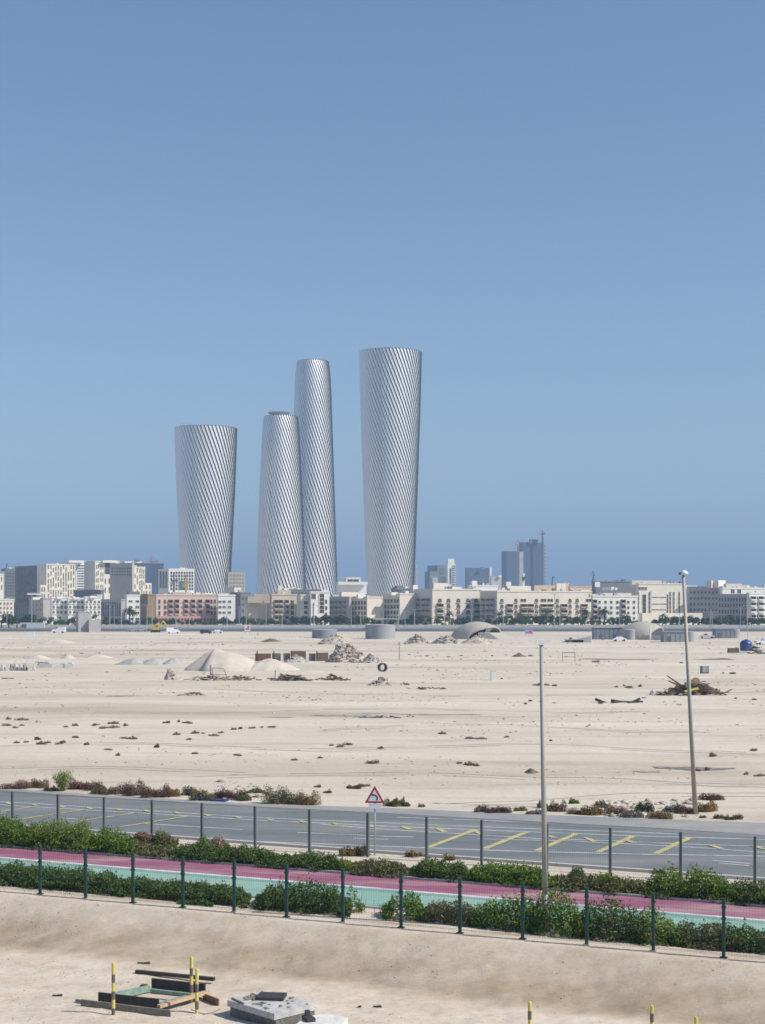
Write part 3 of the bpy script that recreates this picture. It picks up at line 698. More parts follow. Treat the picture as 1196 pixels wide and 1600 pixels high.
# the tall green bush: upright stalks
p = GG(98, 1236); n = 1700; s = F/p.y
e = empty('tall_bush', p, 'tall feathery green bush standing above the roadside row on the left', 'bush')
a = rng.uniform(0, 2*np.pi, n); r = rng.random(n)**0.7; hh = rng.random(n)**0.8
lob = 0.8+0.5*vnoise(np.cos(a)*2, np.sin(a)*2, 0.7, 4); P = np.stack([np.cos(a)*r*(0.16+0.62*hh), np.sin(a)*r*(0.16+0.5*hh), hh*1.55*lob*(1-0.15*r)], 1)
V, Fq = leaves(P, 0.032, 4.5, up=2.6); npmesh('foliage', V, Fq, M['leaf_lime'], e)
b = MB()
for k in range(30):
    a_ = random.uniform(0, 6.28); b.tube((0, 0, -0.02), (math.cos(a_)*random.uniform(.1, .6), math.sin(a_)*random.uniform(.1, .6), random.uniform(0.8, 1.5)), 0.012, 0.004, 4, False)
b.build('stems', M['leaf_olive'], e)['kind'] = 'stuff'
# blue scrap by the road
p = GG(330, 1251); b = MB()
b.box((0, 0, 0.06), (2.2, 0.5, 0.10), R(-20)); b.box((-0.5, 0.1, 0.16), (0.9, 0.4, 0.10), R(10), 0, 0.1)
tag(b.build('tarpaulin', M['plastic_blue'], None), 'dark blue tarpaulin scrap lying under roadside bushes', 'tarpaulin'); bpy.data.objects['tarpaulin'].location = p

# scattered desert tufts
tufts = [(14, 1124), (33, 1125), (12, 1134), (24, 1137), (35, 1134), (25, 1161), (41, 1160), (60, 1156), (66, 1163), (76, 1161), (92, 1163), (100, 1161), (117, 1134), (103, 1136), (118, 1153), (147, 1134), (150, 1133),
 (160, 1138), (170, 1131), (178, 1137), (180, 1131), (197, 1134), (195, 1154), (207, 1155), (137, 1164), (170, 1172), (186, 1180), (245, 1168), (255, 1130), (262, 1130), (275, 1148), (280, 1128), (290, 1130), (298, 1131), (295, 1156), (305, 1146), (318, 1146), (334, 1150),
 (345, 1145), (365, 1140), (376, 1139), (395, 1138), (410, 1137), (425, 1137), (370, 1181), (305, 1178), (520, 1165), (530, 1167), (545, 1164), (581, 1193), (595, 1170), (752, 1155), (693, 1147), (735, 1154), (720, 1193), (732, 1196), (742, 1197), (790, 1152), (500, 1185), (460, 1188),
 (670, 1024), (700, 1026), (720, 1024), (666, 1025), (770, 1024), (636, 1070), (660, 1078), (690, 1077), (830, 1025), (812, 1022), (1050, 1078), (963, 1074), (975, 1072), (985, 1075), (1000, 1073), (1005, 1091), (940, 1099), (1130, 1052), (1145, 1053), (1150, 1092), (1178, 1173), (1105, 1204), (1090, 1205), (1165, 1210), (1190, 1213),
 (822, 1100), (830, 1096), (850, 1070), (868, 1072), (855, 1071), (842, 1071), (930, 1035), (1020, 1033), (1065, 1036), (845, 1097), (1178, 1094), (860, 1158), (1115, 1182)]
protos = []
for k, (kd, wd, h_) in enumerate([('brown', 1.2, 0.42), ('grey', 1.5, 0.4), ('brown', 0.9, 0.3), ('grey', 1.9, 0.35), ('olive', 0.8, 0.4)]):
    V, Fq = bush_mesh('t', 260, None, wd/2, wd/2.2, h_, 0.09, 0.3)
    me = None; o = npmesh('desert_tuft', V, Fq, M['leaf_'+kd]); protos.append(o)
used = [False]*5
for i, (x, y) in enumerate(tufts):
    k = random.randrange(5); o = protos[k] if not used[k] else protos[k].copy()
    if used[k]: col.objects.link(o)
    used[k] = True
    p = GG(x+random.uniform(-1, 1), y); o.location = p; sc = random.uniform(0.4, 0.8)*(1 if p.y < 200 else 1.5); o.scale = (sc*1.05, sc, sc*0.95); o.rotation_euler = (0, 0, random.uniform(0, 6.28))
    tag(o, 'small dry tuft of scrub on the open desert sand', 'scrub tuft', 'dry scrub tufts scattered over the open sand')
for k in range(5):
    if not used[k]: bpy.data.objects.remove(protos[k])

# loose stones over the desert and the pit (nobody could count them)
def pebbles(name, n, region, size, m, label):
    Vs = []; Fs = []
    base = np.array([(1, 0, 0), (-1, 0, 0), (0, 1, 0), (0, -1, 0), (0, 0, 1), (0, 0, -0.5)], float)
    tri_ = np.array([(0, 2, 4), (2, 1, 4), (1, 3, 4), (3, 0, 4), (2, 0, 5), (1, 2, 5), (3, 1, 5), (0, 3, 5)])
    pts = region(n); n = len(pts)
    z = gz(pts[:, 0], pts[:, 1])
    sc = size*(0.4+1.6*rng.random(n)**4)*np.clip(pts[:, 1]/150, 0.35, 2.5)
    B = base[None]*(0.7+0.6*rng.random((n, 6, 1)))*sc[:, None, None]*np.stack([1+0.6*rng.random(n), 0.8+0.5*rng.random(n), 0.45+0.4*rng.random(n)], 1)[:, None, :]
    V = B+np.stack([pts[:, 0], pts[:, 1], z], 1)[:, None, :]
    Fq = tri_[None]+6*np.arange(n)[:, None, None]
    o = npmesh(name, V.reshape(-1, 3), Fq.reshape(-1, 3), m)
    tag(o, label, 'stones', kind='stuff')
def reg_desert(n):
    y = HY+np.exp(rng.uniform(np.log(50), np.log(310), n)); x = rng.uniform(-150, 1350, n)
    d = HC*F/(y-HY); X = (x-CX)*d/F; D0 = d+SL*X
    keep = (D0 > 91.5) & (vnoise(X, d, 14, 30)+0.5*vnoise(X, d, 4, 31) > 0.03)
    return np.stack([X, d], 1)[keep]
pebbles('desert_stones', 9000, reg_desert, 0.085, M['pebble'], 'loose pale stones and clods strewn over the desert')
pebbles('dark_stones', 3000, reg_desert, 0.085, M['pebble_dark'], 'dark little stones and twigs strewn over the desert')
def reg_pit(n):
    X = rng.uniform(-20, 20, n); D0 = rng.uniform(44, 58.2, n); Y = D0-SL*X
    keep = vnoise(X, Y, 1.5, 33)+0.4*vnoise(X, Y, 0.5, 3) > 0.0
    return np.stack([X, Y], 1)[keep]
pebbles('pit_stones', 11000, reg_pit, 0.05, M['pebble'], 'small clods and gravel over the dug bank')
pebbles('pit_stones', 900, reg_pit, 0.055, M['pebble_dark'], 'dark gravel over the dug bank')
def reg_clump(n):
    x = rng.uniform(935, 1090, n); y = rng.uniform(1247, 1277, n); d = HC*F/(y-HY); return np.stack([(x-CX)*d/F, d], 1)
pebbles('verge_stones', 260, reg_clump, 0.26, M['rubble'], 'pale broken stones among bushes between the two lamp posts')
def reg_clump2(n):
    x = rng.uniform(335, 405, n); y = rng.uniform(1222, 1250, n); d = HC*F/(y-HY); return np.stack([(x-CX)*d/F, d], 1)
pebbles('verge_stones', 70, reg_clump2, 0.25, M['rubble'], 'pale broken stones beside the bushes left of the three big olive ones')

# ------------------------------------------------------------------ stained ground, heaps, debris
def patch(name, x, y, wpx, hpx, m, seed):
    """thin stain following the relief"""
    c = G(x, y); rx = wpx/2*c.y/F; ya = G(x, y-hpx/2).y; yb = G(x, y+hpx/2).y; ry = (ya-yb)/2
    nr, na = 8, 40; V = []; Fq = []
    for i in range(nr+1):
        for k in range(na):
            a = 2*math.pi*k/na; rr = i/nr*(0.72+0.7*float(vnoise(math.cos(a)*1.6+seed, math.sin(a)*1.6, 0.8, seed))+0.35*float(vnoise(a, 0, 0.25, seed)))
            X = c.x+rx*rr*math.cos(a); Y = c.y+ry*rr*math.sin(a); V.append((X, Y, 0))
    V = np.array(V); V[:, 2] = gz(V[:, 0], V[:, 1])+0.03
    for i in range(nr):
        for k in range(na): Fq.append((i*na+k, i*na+(k+1) % na, (i+1)*na+(k+1) % na, (i+1)*na+k))
    return tag(npmesh(name, V, Fq, m, smooth=True), kind='structure')
patch('ground_stain', 1085, 1198.5, 150, 7, M['oil_stain'], 2)
patch('ground_stain', 1010, 1203, 60, 4, M['stain'], 12)
patch('ground_stain', 530, 1118, 150, 3.2, M['stain'], 3)
patch('ground_stain', 650, 1115, 250, 2.2, M['stain'], 4)
patch('ground_stain', 440, 1122, 60, 2, M['stain'], 5)
patch('ground_stain', 190, 1090, 60, 2.2, M['stain'], 6)
patch('ground_stain', 960, 1029, 160, 2.8, M['heap_brown'], 7)
patch('ground_stain', 1120, 1030, 90, 2, M['heap_brown'], 8)
patch('ground_stain', 120, 1010, 150, 1.6, M['heap_brown'], 9)
patch('ground_stain', 230, 1018, 120, 1.6, M['stain'], 10)

def heap(name, x, yb, wpx, hpx, m, label, cat='heap', depth=0.7, rough=0.5, chunks=0, cm=None, seed=1, csize=0.5, peak=0.0, power=1.3):
    c = G(x, yb); s = F/c.y; rx = wpx/2/s; ry = rx*depth; h = hpx/s
    c = Vector((c.x, c.y+ry*0.8, 0)); c.z = gzs(c.x, c.y)-0.1
    e = empty(name, c, label, cat)
    nr, na = 16, 48; V = []; Fq = []
    for i in range(nr+1):
        for k in range(na):
            a = 2*math.pi*k/na; r = i/nr
            edge = 0.85+0.35*float(vnoise(math.cos(a)*2+seed, math.sin(a)*2, 1, seed))
            X = rx*r*edge*math.cos(a)+peak*rx*(1-r); Y = ry*r*edge*math.sin(a)
            z = h*(1-r**power)*(1+rough*1.3*float(vnoise(X, Y, rx*0.45, seed))*(0.25+r))+rough*h*0.35*float(vnoise(X, Y, rx*0.14, seed+1))*(1-r)
            V.append((X, Y, max(z, -0.2) if i < nr else -0.3))
    for i in range(nr):
        for k in range(na): Fq.append((i*na+k, i*na+(k+1) % na, (i+1)*na+(k+1) % na, (i+1)*na+k))
    npmesh('mound', V, Fq, m, e, smooth=(rough < 0.6))
    if chunks:
        b = MB(); Va = np.array(V)
        for _ in range(chunks):
            q = Va[random.randrange(len(Va)-na)]; sz = csize*random.uniform(0.3, 1.2)
            b.box((q[0], q[1], q[2]), (sz*random.uniform(.6, 1.8), sz*random.uniform(.5, 1.2), sz*random.uniform(.3, .8)), random.uniform(0, 3), random.uniform(-.6, .6), random.uniform(-.6, .6))
        o = b.build('rubble_pieces', cm or M['rubble'], e); o['kind'] = 'stuff'
    return e
heap('sand_heap', 355, 1049, 158, 36, M['heap_sand'], 'big smooth pale sand heap, highest on the open ground', rough=0.30, seed=3, depth=0.6, peak=-0.30, power=1.12)
heap('sand_heap', 418, 1049, 120, 20, M['heap_sand'], 'low pale sand ridge running off the big sand heap', rough=0.3, seed=4)
heap('gravel_heap', 205, 1041, 72, 11, M['rubble_grey'], 'low grey gravel heap, leftmost of three beside the big sand heap', rough=0.4, seed=5)
heap('gravel_heap', 238, 1041, 60, 11, M['rubble_grey'], 'low whitish gravel heap, middle of three beside the big sand heap', rough=0.4, seed=6)
heap('gravel_heap', 270, 1041, 44, 11, M['rubble_grey'], 'darker grey gravel heap nearest the big sand heap', rough=0.6, seed=7)
heap('sand_heap', 55, 1032, 50, 7, M['heap_sand'], 'low smooth sand mound above the row of concrete blocks', rough=0.3, seed=8)
heap('sand_heap', 105, 1032, 36, 7, M['heap_sand'], 'small pale sand mound left of a wider low one', rough=0.3, seed=9)
heap('sand_heap', 150, 1032, 60, 7, M['heap_sand'], 'wide low sand mound behind the grey gravel heaps', rough=0.3, seed=10)
heap('sand_heap', 85, 1003, 70, 6, M['heap_sand'], 'long low sand bank at the far left edge of the desert', rough=0.3, seed=11)
heap('gravel_heap', 462, 1038, 54, 12, M['rubble_grey'], 'whitish rubble heap before the rusty sheet wall', rough=0.5, seed=12, chunks=90, csize=0.4)
heap('rubble_heap', 540, 1038, 84, 27, M['heap_rough'], 'tall jagged rubble heap right of the rusty sheet wall', rough=1.0, chunks=420, csize=0.62, seed=13)
heap('rubble_heap', 578, 1038, 44, 12, M['rubble_grey'], 'low grey rubble at the right foot of the jagged heap', rough=0.9, chunks=120, csize=0.45, seed=14)
heap('rubble_heap', 520, 1007, 60, 13, M['heap_rough'], 'rubble mound beside the low grey tank', rough=0.9, chunks=150, csize=0.5, seed=15)
heap('rubble_heap', 655, 1008, 54, 15, M['heap_rough'], 'pale broken rubble bank right of the tall grey tank', rough=0.9, chunks=170, csize=0.6, seed=16)
heap('rubble_heap', 700, 1008, 56, 14, M['rubble_grey'], 'grey rubble bank just before the domed station shell', rough=0.9, chunks=190, csize=0.6, seed=17)
heap('rubble_heap', 745, 1008, 60, 11, M['heap_rough'], 'low rubble bank in front of the domed station shell', rough=0.8, chunks=120, csize=0.5, seed=18)
heap('brick_heap', 265, 1063, 22, 17, M['heap_rough'], 'small stony heap left of the bent metal gate frame', rough=0.9, chunks=24, csize=0.45, seed=19, cm=M['rubble'])
heap('rubble_heap', 596, 1071, 50, 12, M['heap_rough'], 'low rubble heap carrying the large pipe ring', rough=0.9, chunks=60, csize=0.5, seed=20)
heap('soil_heap', 812, 1026, 28, 7, M['heap_brown'], 'dark brown soil heap left of the near lamp post', rough=0.5, seed=21)
heap('soil_heap', 831, 1206, 34, 8, M['heap_brown'], 'dark red brown heap of dirt touching the near lamp post', rough=0.9, seed=22, depth=0.9)
heap('soil_heap', 425, 1005, 44, 5, M['heap_brown'], 'long dark soil heap behind the big sand heap', rough=0.7, seed=23)

# rusty sheet wall
a0 = G(395, 1036); a1 = G(512, 1036); e = empty('sheet_wall', a0, 'low wall of rusty brown sheets behind the sand and rubble heaps', 'wall')
xx = 0.0; k = 0; W_ = a1.x-a0.x
while xx < W_:
    w_ = random.uniform(1.2, 5.0); h_ = random.uniform(1.5, 2.5)
    b = MB(); b.box((xx+w_/2, 6+random.uniform(-.5, .5), h_/2-0.05), (w_-0.1, 0.2, h_), random.uniform(-.08, .08), random.uniform(-.08, .08), random.uniform(-.02, .02)); b.build('panel', M[random.choice(['rusty', 'board_brown', 'rusty', 'board_grey', 'rusty', 'slab_dark'])], e)
    xx += w_+random.choice([0, 0, 0.1, 0.5]); k += 1
for xx in (0.5, 4, 9.5, 13, 18): b = MB(); b.box((xx, 5.6, 1.15), (0.22, 0.25, 2.4)); b.build('post', M['board_black'], e)

# vehicle tracks pressed into the sand
mat('track_sand', (0.52, 0.46, 0.375), 0.95, var=0.12, vscale=0.8)
for pts in [[(-60, 1172), (200, 1160), (480, 1172), (800, 1162), (1260, 1180)], [(-60, 1112), (260, 1118), (600, 1106), (900, 1112), (1260, 1104)], [(300, 1216), (560, 1205), (840, 1214), (1260, 1226)], [(-60, 1076), (330, 1078), (700, 1088), (1260, 1080)], [(-60, 1206), (150, 1196), (420, 1210)], [(640, 1042), (860, 1050), (1260, 1046)], [(500, 1140), (760, 1128), (1010, 1146), (1260, 1140)], [(700, 1258), (820, 1252), (960, 1240), (1240, 1236)]]:
    W0 = [G(*q) for q in pts]; X_ = np.array([q.x for q in W0]); Y_ = np.array([q.y for q in W0])
    n_ = int(abs(X_[-1]-X_[0])/0.8); xs = np.linspace(X_[0], X_[-1], n_); k_ = (np.arange(n_)/(n_-1))
    ys = np.interp(xs, X_, Y_); 
    for _ in range(40): ys[1:-1] = (ys[:-2]+ys[2:])/2*0.5+ys[1:-1]*0.5
    ys += 1.2*vnoise(xs, xs*0, 9, 41)
    V = []; Fq = []
    for off in (-0.85, 0.85):
        base = len(V)
        for x_, y_ in zip(xs, ys):
            w_ = 0.14+0.10*float(vnoise(x_, off, 3, 42))
            for s_ in (-w_, w_): V.append((x_, y_+off*1.0+s_, 0))
        for i_ in range(n_-1):
            if float(vnoise(xs[i_], off*3, 5, 43)) > -0.12: Fq.append((base+2*i_, base+2*i_+2, base+2*i_+3, base+2*i_+1))
    V = np.array(V); V[:, 2] = gz(V[:, 0], V[:, 1])+0.02
    tag(npmesh('vehicle_track', V, Fq, MATS['track_sand'], smooth=True), kind='structure')

# concrete barrier blocks in a row at the left
for k in range(9):
    x = -2+k*6.9; p = GG(x, 1047); b = MB(); hh = random.uniform(0.95, 1.15)
    pr = [(-0.30, 0), (0.30, 0), (0.26, 0.25), (0.13, 0.5), (0.10, hh), (-0.10, hh), (-0.13, 0.5), (-0.26, 0.25)]
    vs = [(q[0]*1.3, -0.5, q[1]) for q in pr]+[(q[0]*1.3, 0.5, q[1]) for q in pr]
    b.add(vs, [tuple(range(7, -1, -1)), tuple(range(8, 16))]+[(i, (i+1) % 8, 8+(i+1) % 8, 8+i) for i in range(8)])
    o = b.build('barrier_block', M['concrete_pale'] if k % 3 else M['paving_grey'], None); o.location = p; o.rotation_euler = (0, 0, random.uniform(-.3, .3))
    tag(o, 'upright pale concrete barrier block in the row at the left edge', 'concrete block', 'row of concrete barrier blocks at the left edge')
for x, w_, h_, mm, lb in [(72, 20, 7, 'concrete_pale', 'flat pale concrete block right of the upright row'), (97, 14, 5, 'slab_white', 'white slab, left of a slightly longer white one'), (109, 14, 6.5, 'slab_white', 'rightmost white slab beyond the row of barrier blocks')]:
    p = GG(x, 1045); s = F/p.y; b = MB(); b.box((0, 0, h_/s/2), (w_/s, 1.0, h_/s), 0.1, 0.06, 0.04); b.box((0.2, 0.1, h_/s+0.1), (w_/s*0.5, 0.8, 0.2), -0.2)
    o = b.build('concrete_slab', M[mm], None); o.location = p; tag(o, lb, 'concrete slab')
p = GG(66, 1043); b = MB()
for k in range(12): b.box((random.uniform(-.9, .9), random.uniform(-.5, .5), random.uniform(0.2, .9)), (random.uniform(.4, 1.6), 0.12, 0.12), random.uniform(0, 3), random.uniform(-.5, .5), random.uniform(-.5, .5))
o = b.build('scrap_pile', M['scrap'], None); o.location = p; tag(o, 'dark tangle of scrap on top of the flat concrete block', 'scrap')

# scrap and timber lying about
def debris(name, x, yb, wpx, hpx, label, n, mats_, cat='debris pile', big=1.0, depth=0.5, parts='plank'):
    c = GG(x, yb); s = F/c.y; W = wpx/s; Hh = hpx/s
    e = empty(name, c, label, cat)
    for k in range(n):
        u = random.gauss(0, 0.24); u = max(-0.5, min(0.5, u)); L = random.uniform(0.5, 1.0)*big*min(2.4, W*0.3)
        zt = Hh*(1-abs(u)*1.9)*random.uniform(0.05, 0.9)
        b = MB(); b.box((u*W, random.uniform(0, depth*W*0.3), max(0.06, zt)), (L, random.uniform(.08, .3)*big, random.uniform(.04, .16)*big), random.uniform(-0.9, 0.9), random.uniform(-.3, .3), random.uniform(-.45, .45))
        b.build(parts, M[random.choice(mats_)], e)
    return e
wood = ['board_brown', 'board_grey', 'board_brown', 'scrap', 'board_tan', 'board_black', 'heap_brown']
e = debris('debris_pile', 1085, 1086, 96, 26, 'large heap of dark broken timber and branches right of the leaning lamp post', 60, wood, big=1.2)
c = GG(1085, 1086); s = F/c.y
for q_ in (((-3.6, 0, 2.6), (-1.2, 0.4, 1.0), 0.08, 0.16), ((-3.4, 0.1, 1.9), (-1.5, 0.4, 1.1), 0.09, 0.14), ((1.8, 0, 0.9), (4.2, -0.4, 0.05), 0.12, 0.08)):
    b = MB(); b.tube(*q_, 6); b.build('branch', M['board_brown'], e)
b = MB(); b.box((-0.5, -0.6, 0.75), (1.9, 0.5, 0.22), 0.1, 0, -0.2); b.box((-0.9, -0.5, 1.3), (0.5, 0.4, 0.5), 0.3); b.build('yellow_piece', M['bollard_yellow'], e)
b = MB(); b.tube((0.2, -0.3, 1.9), (0.2, -0.1, 2.0), 0.5, 0.5, 14); b.build('pale_hoop', M['board_tan'], e)
heap('soil_heap', 1085, 1084, 110, 17, M['heap_brown'], 'dark earth mound under the broken timber right of the leaning lamp post', rough=0.9, seed=31, depth=0.3, chunks=70, csize=0.4, cm=M['scrap'])
heap('rag_bundle', 1021, 1086, 14, 9, M['rubble_grey'], 'grey green bundle at the left foot of the timber heap', cat='bundle', rough=0.7, seed=32)
debris('debris_pile', 330, 1064, 110, 10, 'long low scatter of dark scrap under the bent metal gate frame', 46, wood+['slab_white'], big=0.8)
debris('debris_pile', 375, 1063, 60, 8, 'scatter of brown scrap right of the bent metal gate frame', 36, wood, big=0.9)
debris('debris_pile', 455, 1064, 66, 11, 'row of dark planks and crates left of the large pipe ring', 44, ['board_black', 'board_brown', 'heap_brown', 'board_grey'], big=1.3)
debris('debris_pile', 520, 1063, 54, 9, 'brown planks between the dark crates and the pipe ring', 38, wood, big=1.0)
debris('debris_pile', 300, 1087, 42, 8, 'small pile of broken grey boards before the bent gate frame', 24, ['board_grey', 'slab_white', 'board_brown', 'concrete_pale'], big=0.8)
debris('debris_pile', 498, 1094, 22, 5, 'few short sticks lying on open sand', 6, wood, big=0.7)
debris('debris_pile', 580, 1122, 90, 2.2, 'thin line of dark and blue litter on the stained ground', 16, ['board_black', 'board_grey', 'tank_blue', 'plastic_blue'], big=0.7, cat='litter')
debris('debris_pile', 640, 1120, 14, 4, 'small blue litter at the right end of the litter line', 8, ['tank_blue', 'plastic_blue', 'tank_grey'], big=0.7, cat='litter')
debris('debris_pile', 662, 1077, 44, 3, 'flat dark boards on the sand right of the pipe ring', 8, wood, big=1.0)
debris('debris_pile', 975, 1098, 64, 1.6, 'long thin plank lying left of the leaning lamp post', 5, ['board_grey', 'board_black'], big=2.4, cat='planks')
debris('debris_pile', 60, 1129, 12, 6, 'little pale blue bag of litter on the left sand', 5, ['board_sky', 'tank_blue', 'tank_grey'], big=0.7, cat='litter')
debris('debris_pile', 10, 1061, 26, 4, 'dark flat scrap at the left edge below the barrier blocks', 8, wood, big=0.9)
debris('debris_pile', 630, 1070, 10, 7, 'small dark lump of scrap right of the pipe ring', 8, wood, big=0.6)
# bent gate frame
p = GG(344, 1062); e = empty('gate_frame', p, 'bent thin metal gate frame standing on the debris', 'gate frame'); b = MB()
b.tube((-1.5, 0, 0), (-1.5, 0, 2.4), 0.09, n=6); b.tube((-1.2, 0, 1.9), (0.6, 0, 1.8), 0.05, n=6); b.tube((0.6, 0, 1.8), (1.2, 0, 0.2), 0.05, n=6); b.tube((-1.2, 0, 0.9), (0.9, 0, 0.8), 0.04, n=6); b.tube((-1.2, 0, 0.2), (-1.2, 0, 1.9), 0.05, n=6)
b.build('frame', M['board_brown'], e)
# pipe ring
p = GG(598, 1060); b = MB()
n = 24; ro, ri = 0.72, 0.52
vs = []
for k in range(n):
    a = 2*math.pi*k/n
    for r_, y_ in ((ro, -0.45), (ro, 0.45), (ri, 0.45), (ri, -0.45)): vs.append((r_*math.cos(a), y_, 0.9+0.9+r_*math.sin(a)))
b.add(vs, [(4*k+j, 4*k+(j+1) % 4, 4*((k+1) % n)+(j+1) % 4, 4*((k+1) % n)+j) for k in range(n) for j in range(4)])
o = b.build('pipe_ring', M['board_black'], None); o.location = p; o.rotation_euler = (0, 0, 0.35); tag(o, 'big dark concrete pipe ring sitting on a rubble heap', 'pipe')
# small objects on the sand
p = GG(771, 1063); b = MB(); b.box((0, 0, 0.75), (0.75, 0.5, 1.5), 0.2); b.box((0, 0, 1.52), (0.85, 0.6, 0.08), 0.2); o = b.build('marker_block', M['slab_white'], None); o.location = p; tag(o, 'small white upright block alone on the sand', 'marker block')
p = GG(889, 1035); e = empty('road_barrier', p, 'small brown metal barrier frame alone on the sand', 'barrier'); b = MB()
for s_ in (-1, 1): b.tube((s_*1.3, 0, 0), (s_*1.3, 0, 2.1), 0.06, n=6)
b.tube((-1.3, 0, 2.0), (1.3, 0, 2.0), 0.07, n=6); b.tube((-1.3, 0, 1.1), (1.3, 0, 1.1), 0.04, n=6); b.build('frame', M['board_brown'], e)
p = GG(1101, 1052); e = empty('water_cube', p, 'grey caged plastic container alone on the sand at the right', 'container'); b = MB(); b.box((0, 0, 0.75), (1.15, 1.1, 1.1), 0.2); b.build('tank_body', M['tank_grey'], e); b = MB()
for s_ in (-1, 1):
    for t_ in (-1, 1): b.tube((s_*.62, t_*.6, 0), (s_*.62, t_*.6, 1.35), 0.04, n=5)
b.box((0, 0, 0.12), (1.3, 1.25, 0.16), 0.0); b.build('cage', M['board_black'], e)
for x, yt, yb, lb in [(624, 1004, 1032, 'thin leaning stake on the sand right of the rubble heap'), (430, 1048, 1063, 'thin stick upright at the left end of the dark planks'), (403, 985, 993, 'short brown stake at the far desert edge')]:
    p = GG(x, yb); h_ = (yb-yt)/(F/p.y); b = MB(); b.tube((0, 0, 0), (0.05, 0, h_), 0.09, 0.06, 6); b.box((0.05, 0, h_-0.05), (0.22, 0.12, 0.1)); o = b.build('stake', M['board_grey'], None); o.location = p; tag(o, lb, 'stake')

# ------------------------------------------------------------------ foreground pit: formwork, posts, slab
PZ = -1.46
O = G(265, 1590, -1.5)
U = Vector((math.cos(math.atan(SL)), -math.sin(math.atan(SL)), 0)); Vv = Vector((-U.y, U.x, 0)); rz0 = -math.atan(SL)
e = empty('formwork', O, 'square timber formwork around a shallow hole in the pit', 'formwork')
def bar(nm, m, u0, u1, v0, v1, z0, z1, th, tilt=0.0, sub=None):
    p_ = U*u0+Vv*v0; q_ = U*u1+Vv*v1; d_ = q_-p_; c_ = (p_+q_)/2
    b_ = MB(); b_.box((c_.x, c_.y, (z0+z1)/2), (d_.length, th, z1-z0), math.atan2(d_.y, d_.x), tilt); return b_.build(nm, M[m], sub or e)
bar('edge_board', 'board_grey', -3.45, 0.05, 0, 0, 0.02, 0.24, 0.07)
bar('edge_board', 'board_black', -3.1, -0.75, 0.5, 0.55, 0.08, 0.40, 0.07)
bar('edge_board', 'board_black', -2.42, -0.3, 2.75, 2.8, 0.0, 0.44, 0.08)
bar('edge_board', 'board_tan', -0.55, -0.02, 0.22, 2.55, 0.20, 0.30, 0.16)
bar('edge_board', 'board_green', -0.80, -0.2, 0.6, 2.65, 0.14, 0.24, 0.22)
bar('edge_board', 'board_green', -2.95, -2.35, 0.9, 2.45, 0.05, 0.26, 0.16)
bar('edge_board', 'board_green', -2.3, -0.4, 2.5, 2.52, 0.02, 0.14, 0.12)
bar('edge_board', 'board_brown', -0.1, 0.75, 2.35, 1.9, 0.02, 0.24, 0.06)
bar('edge_board', 'board_black', -2.85, -2.65, 2.7, 2.75, 0.02, 0.18, 0.25)
bar('brace', 'board_grey', -3.9, -2.9, 0.35, 0.1, 0.05, 0.12, 0.10)
b = MB()  # thin bent bar
pts = [Vector((0.0, 0, 0.15))]
for k in range(1, 9): pts.append(Vector((0.12*k, -0.12*math.sin(k/8*math.pi)*1.3, 0.15-0.11*math.sin(k/8*math.pi))))
for p_, q_ in zip(pts[:-1], pts[1:]): b.tube(p_+U*0.4+Vv*0.7, q_+U*0.4+Vv*0.7, 0.012, n=5)
b.build('bent_rod', M['board_brown'], e)
q = O+U*(-2.6)+Vv*4.55
b = MB(); b.box((0, 0, 0.12), (3.2, 0.16, 0.12), rz0+0.05, 0, 0.0); o = b.build('loose_beam', M['board_black'], None); o.location = (q.x, q.y, gzs(q.x, q.y)); tag(o, 'long black beam lying behind the formwork', 'beam')
def striped_post(x, yb, h, label, phase=0, tilt=0.0, zg=-1.5):
    p_ = G(x, yb, zg); p_.z = gzs(p_.x, p_.y)
    e_ = empty('striped_post', p_, label, 'marker post')
    b_ = MB(); b_.tube((0, 0, -0.1), (tilt*h, 0, h), 0.058, n=12); b_.lathe((tilt*h, 0, h), [(0.058, 0), (0.05, 0.02), (0, 0.03)], 12); b_.build('post', M['bollard_yellow'], e_, smooth=False)
    z = h-0.36-phase
    while z > 0.1:
        b_ = MB(); b_.tube((tilt*(z-0.27), 0, z-0.27), (tilt*z, 0, z), 0.061, n=12); b_.build('band', M['bollard_dark'], e_); z -= 0.56
    return e_
striped_post(177.5, 1587, 1.70, 'yellow and black striped post at the left front of the formwork')
striped_post(299.5, 1566, 1.52, 'yellow and black striped post behind the right corner of the formwork')
striped_post(308, 1585, 1.45, 'yellow and black striped post at the right front of the formwork', 0.12)
striped_post(828, 1624, 1.18, 'yellow striped post top at the bottom edge, left of two others', -0.1)
striped_post(1019, 1630, 1.14, 'yellow striped post top at the bottom edge below the right slope', -0.14)
striped_post(1088, 1646, 1.05, 'yellow post tip, rightmost at the bottom edge', -0.1)
# slab
c0 = G(429, 1586, -1.0); c0.z = gzs(c0.x, c0.y)
e = empty('concrete_slab', c0, 'grey concrete slab stack beside the formwork with a hatch on top', 'concrete slab')
aa = R(44); ur = Vector((math.cos(aa), math.sin(aa), 0)); ul = Vector((-math.sin(aa), math.cos(aa), 0))
def quadprism(pts, z0, z1, nm, m, par, org=None):
    b_ = MB(); b_.prism([(p_.x, p_.y) for p_ in pts], z0, z1); return b_.build(nm, m, par)
quadprism([Vector((0, 0)), ur.xy*1.75, ur.xy*1.75+ul.xy*2.4, ul.xy*2.4], 0.30, 0.50, 'slab', M['slab_top'], e)
quadprism([-ur.xy*.0+Vector((0.04, 0.06)), ur.xy*1.7+Vector((0.0, 0.05)), ur.xy*1.7+ul.xy*2.3, ul.xy*2.32+Vector((0.05, 0.0))], -0.05, 0.297, 'slab', M['slab_dark'], e)
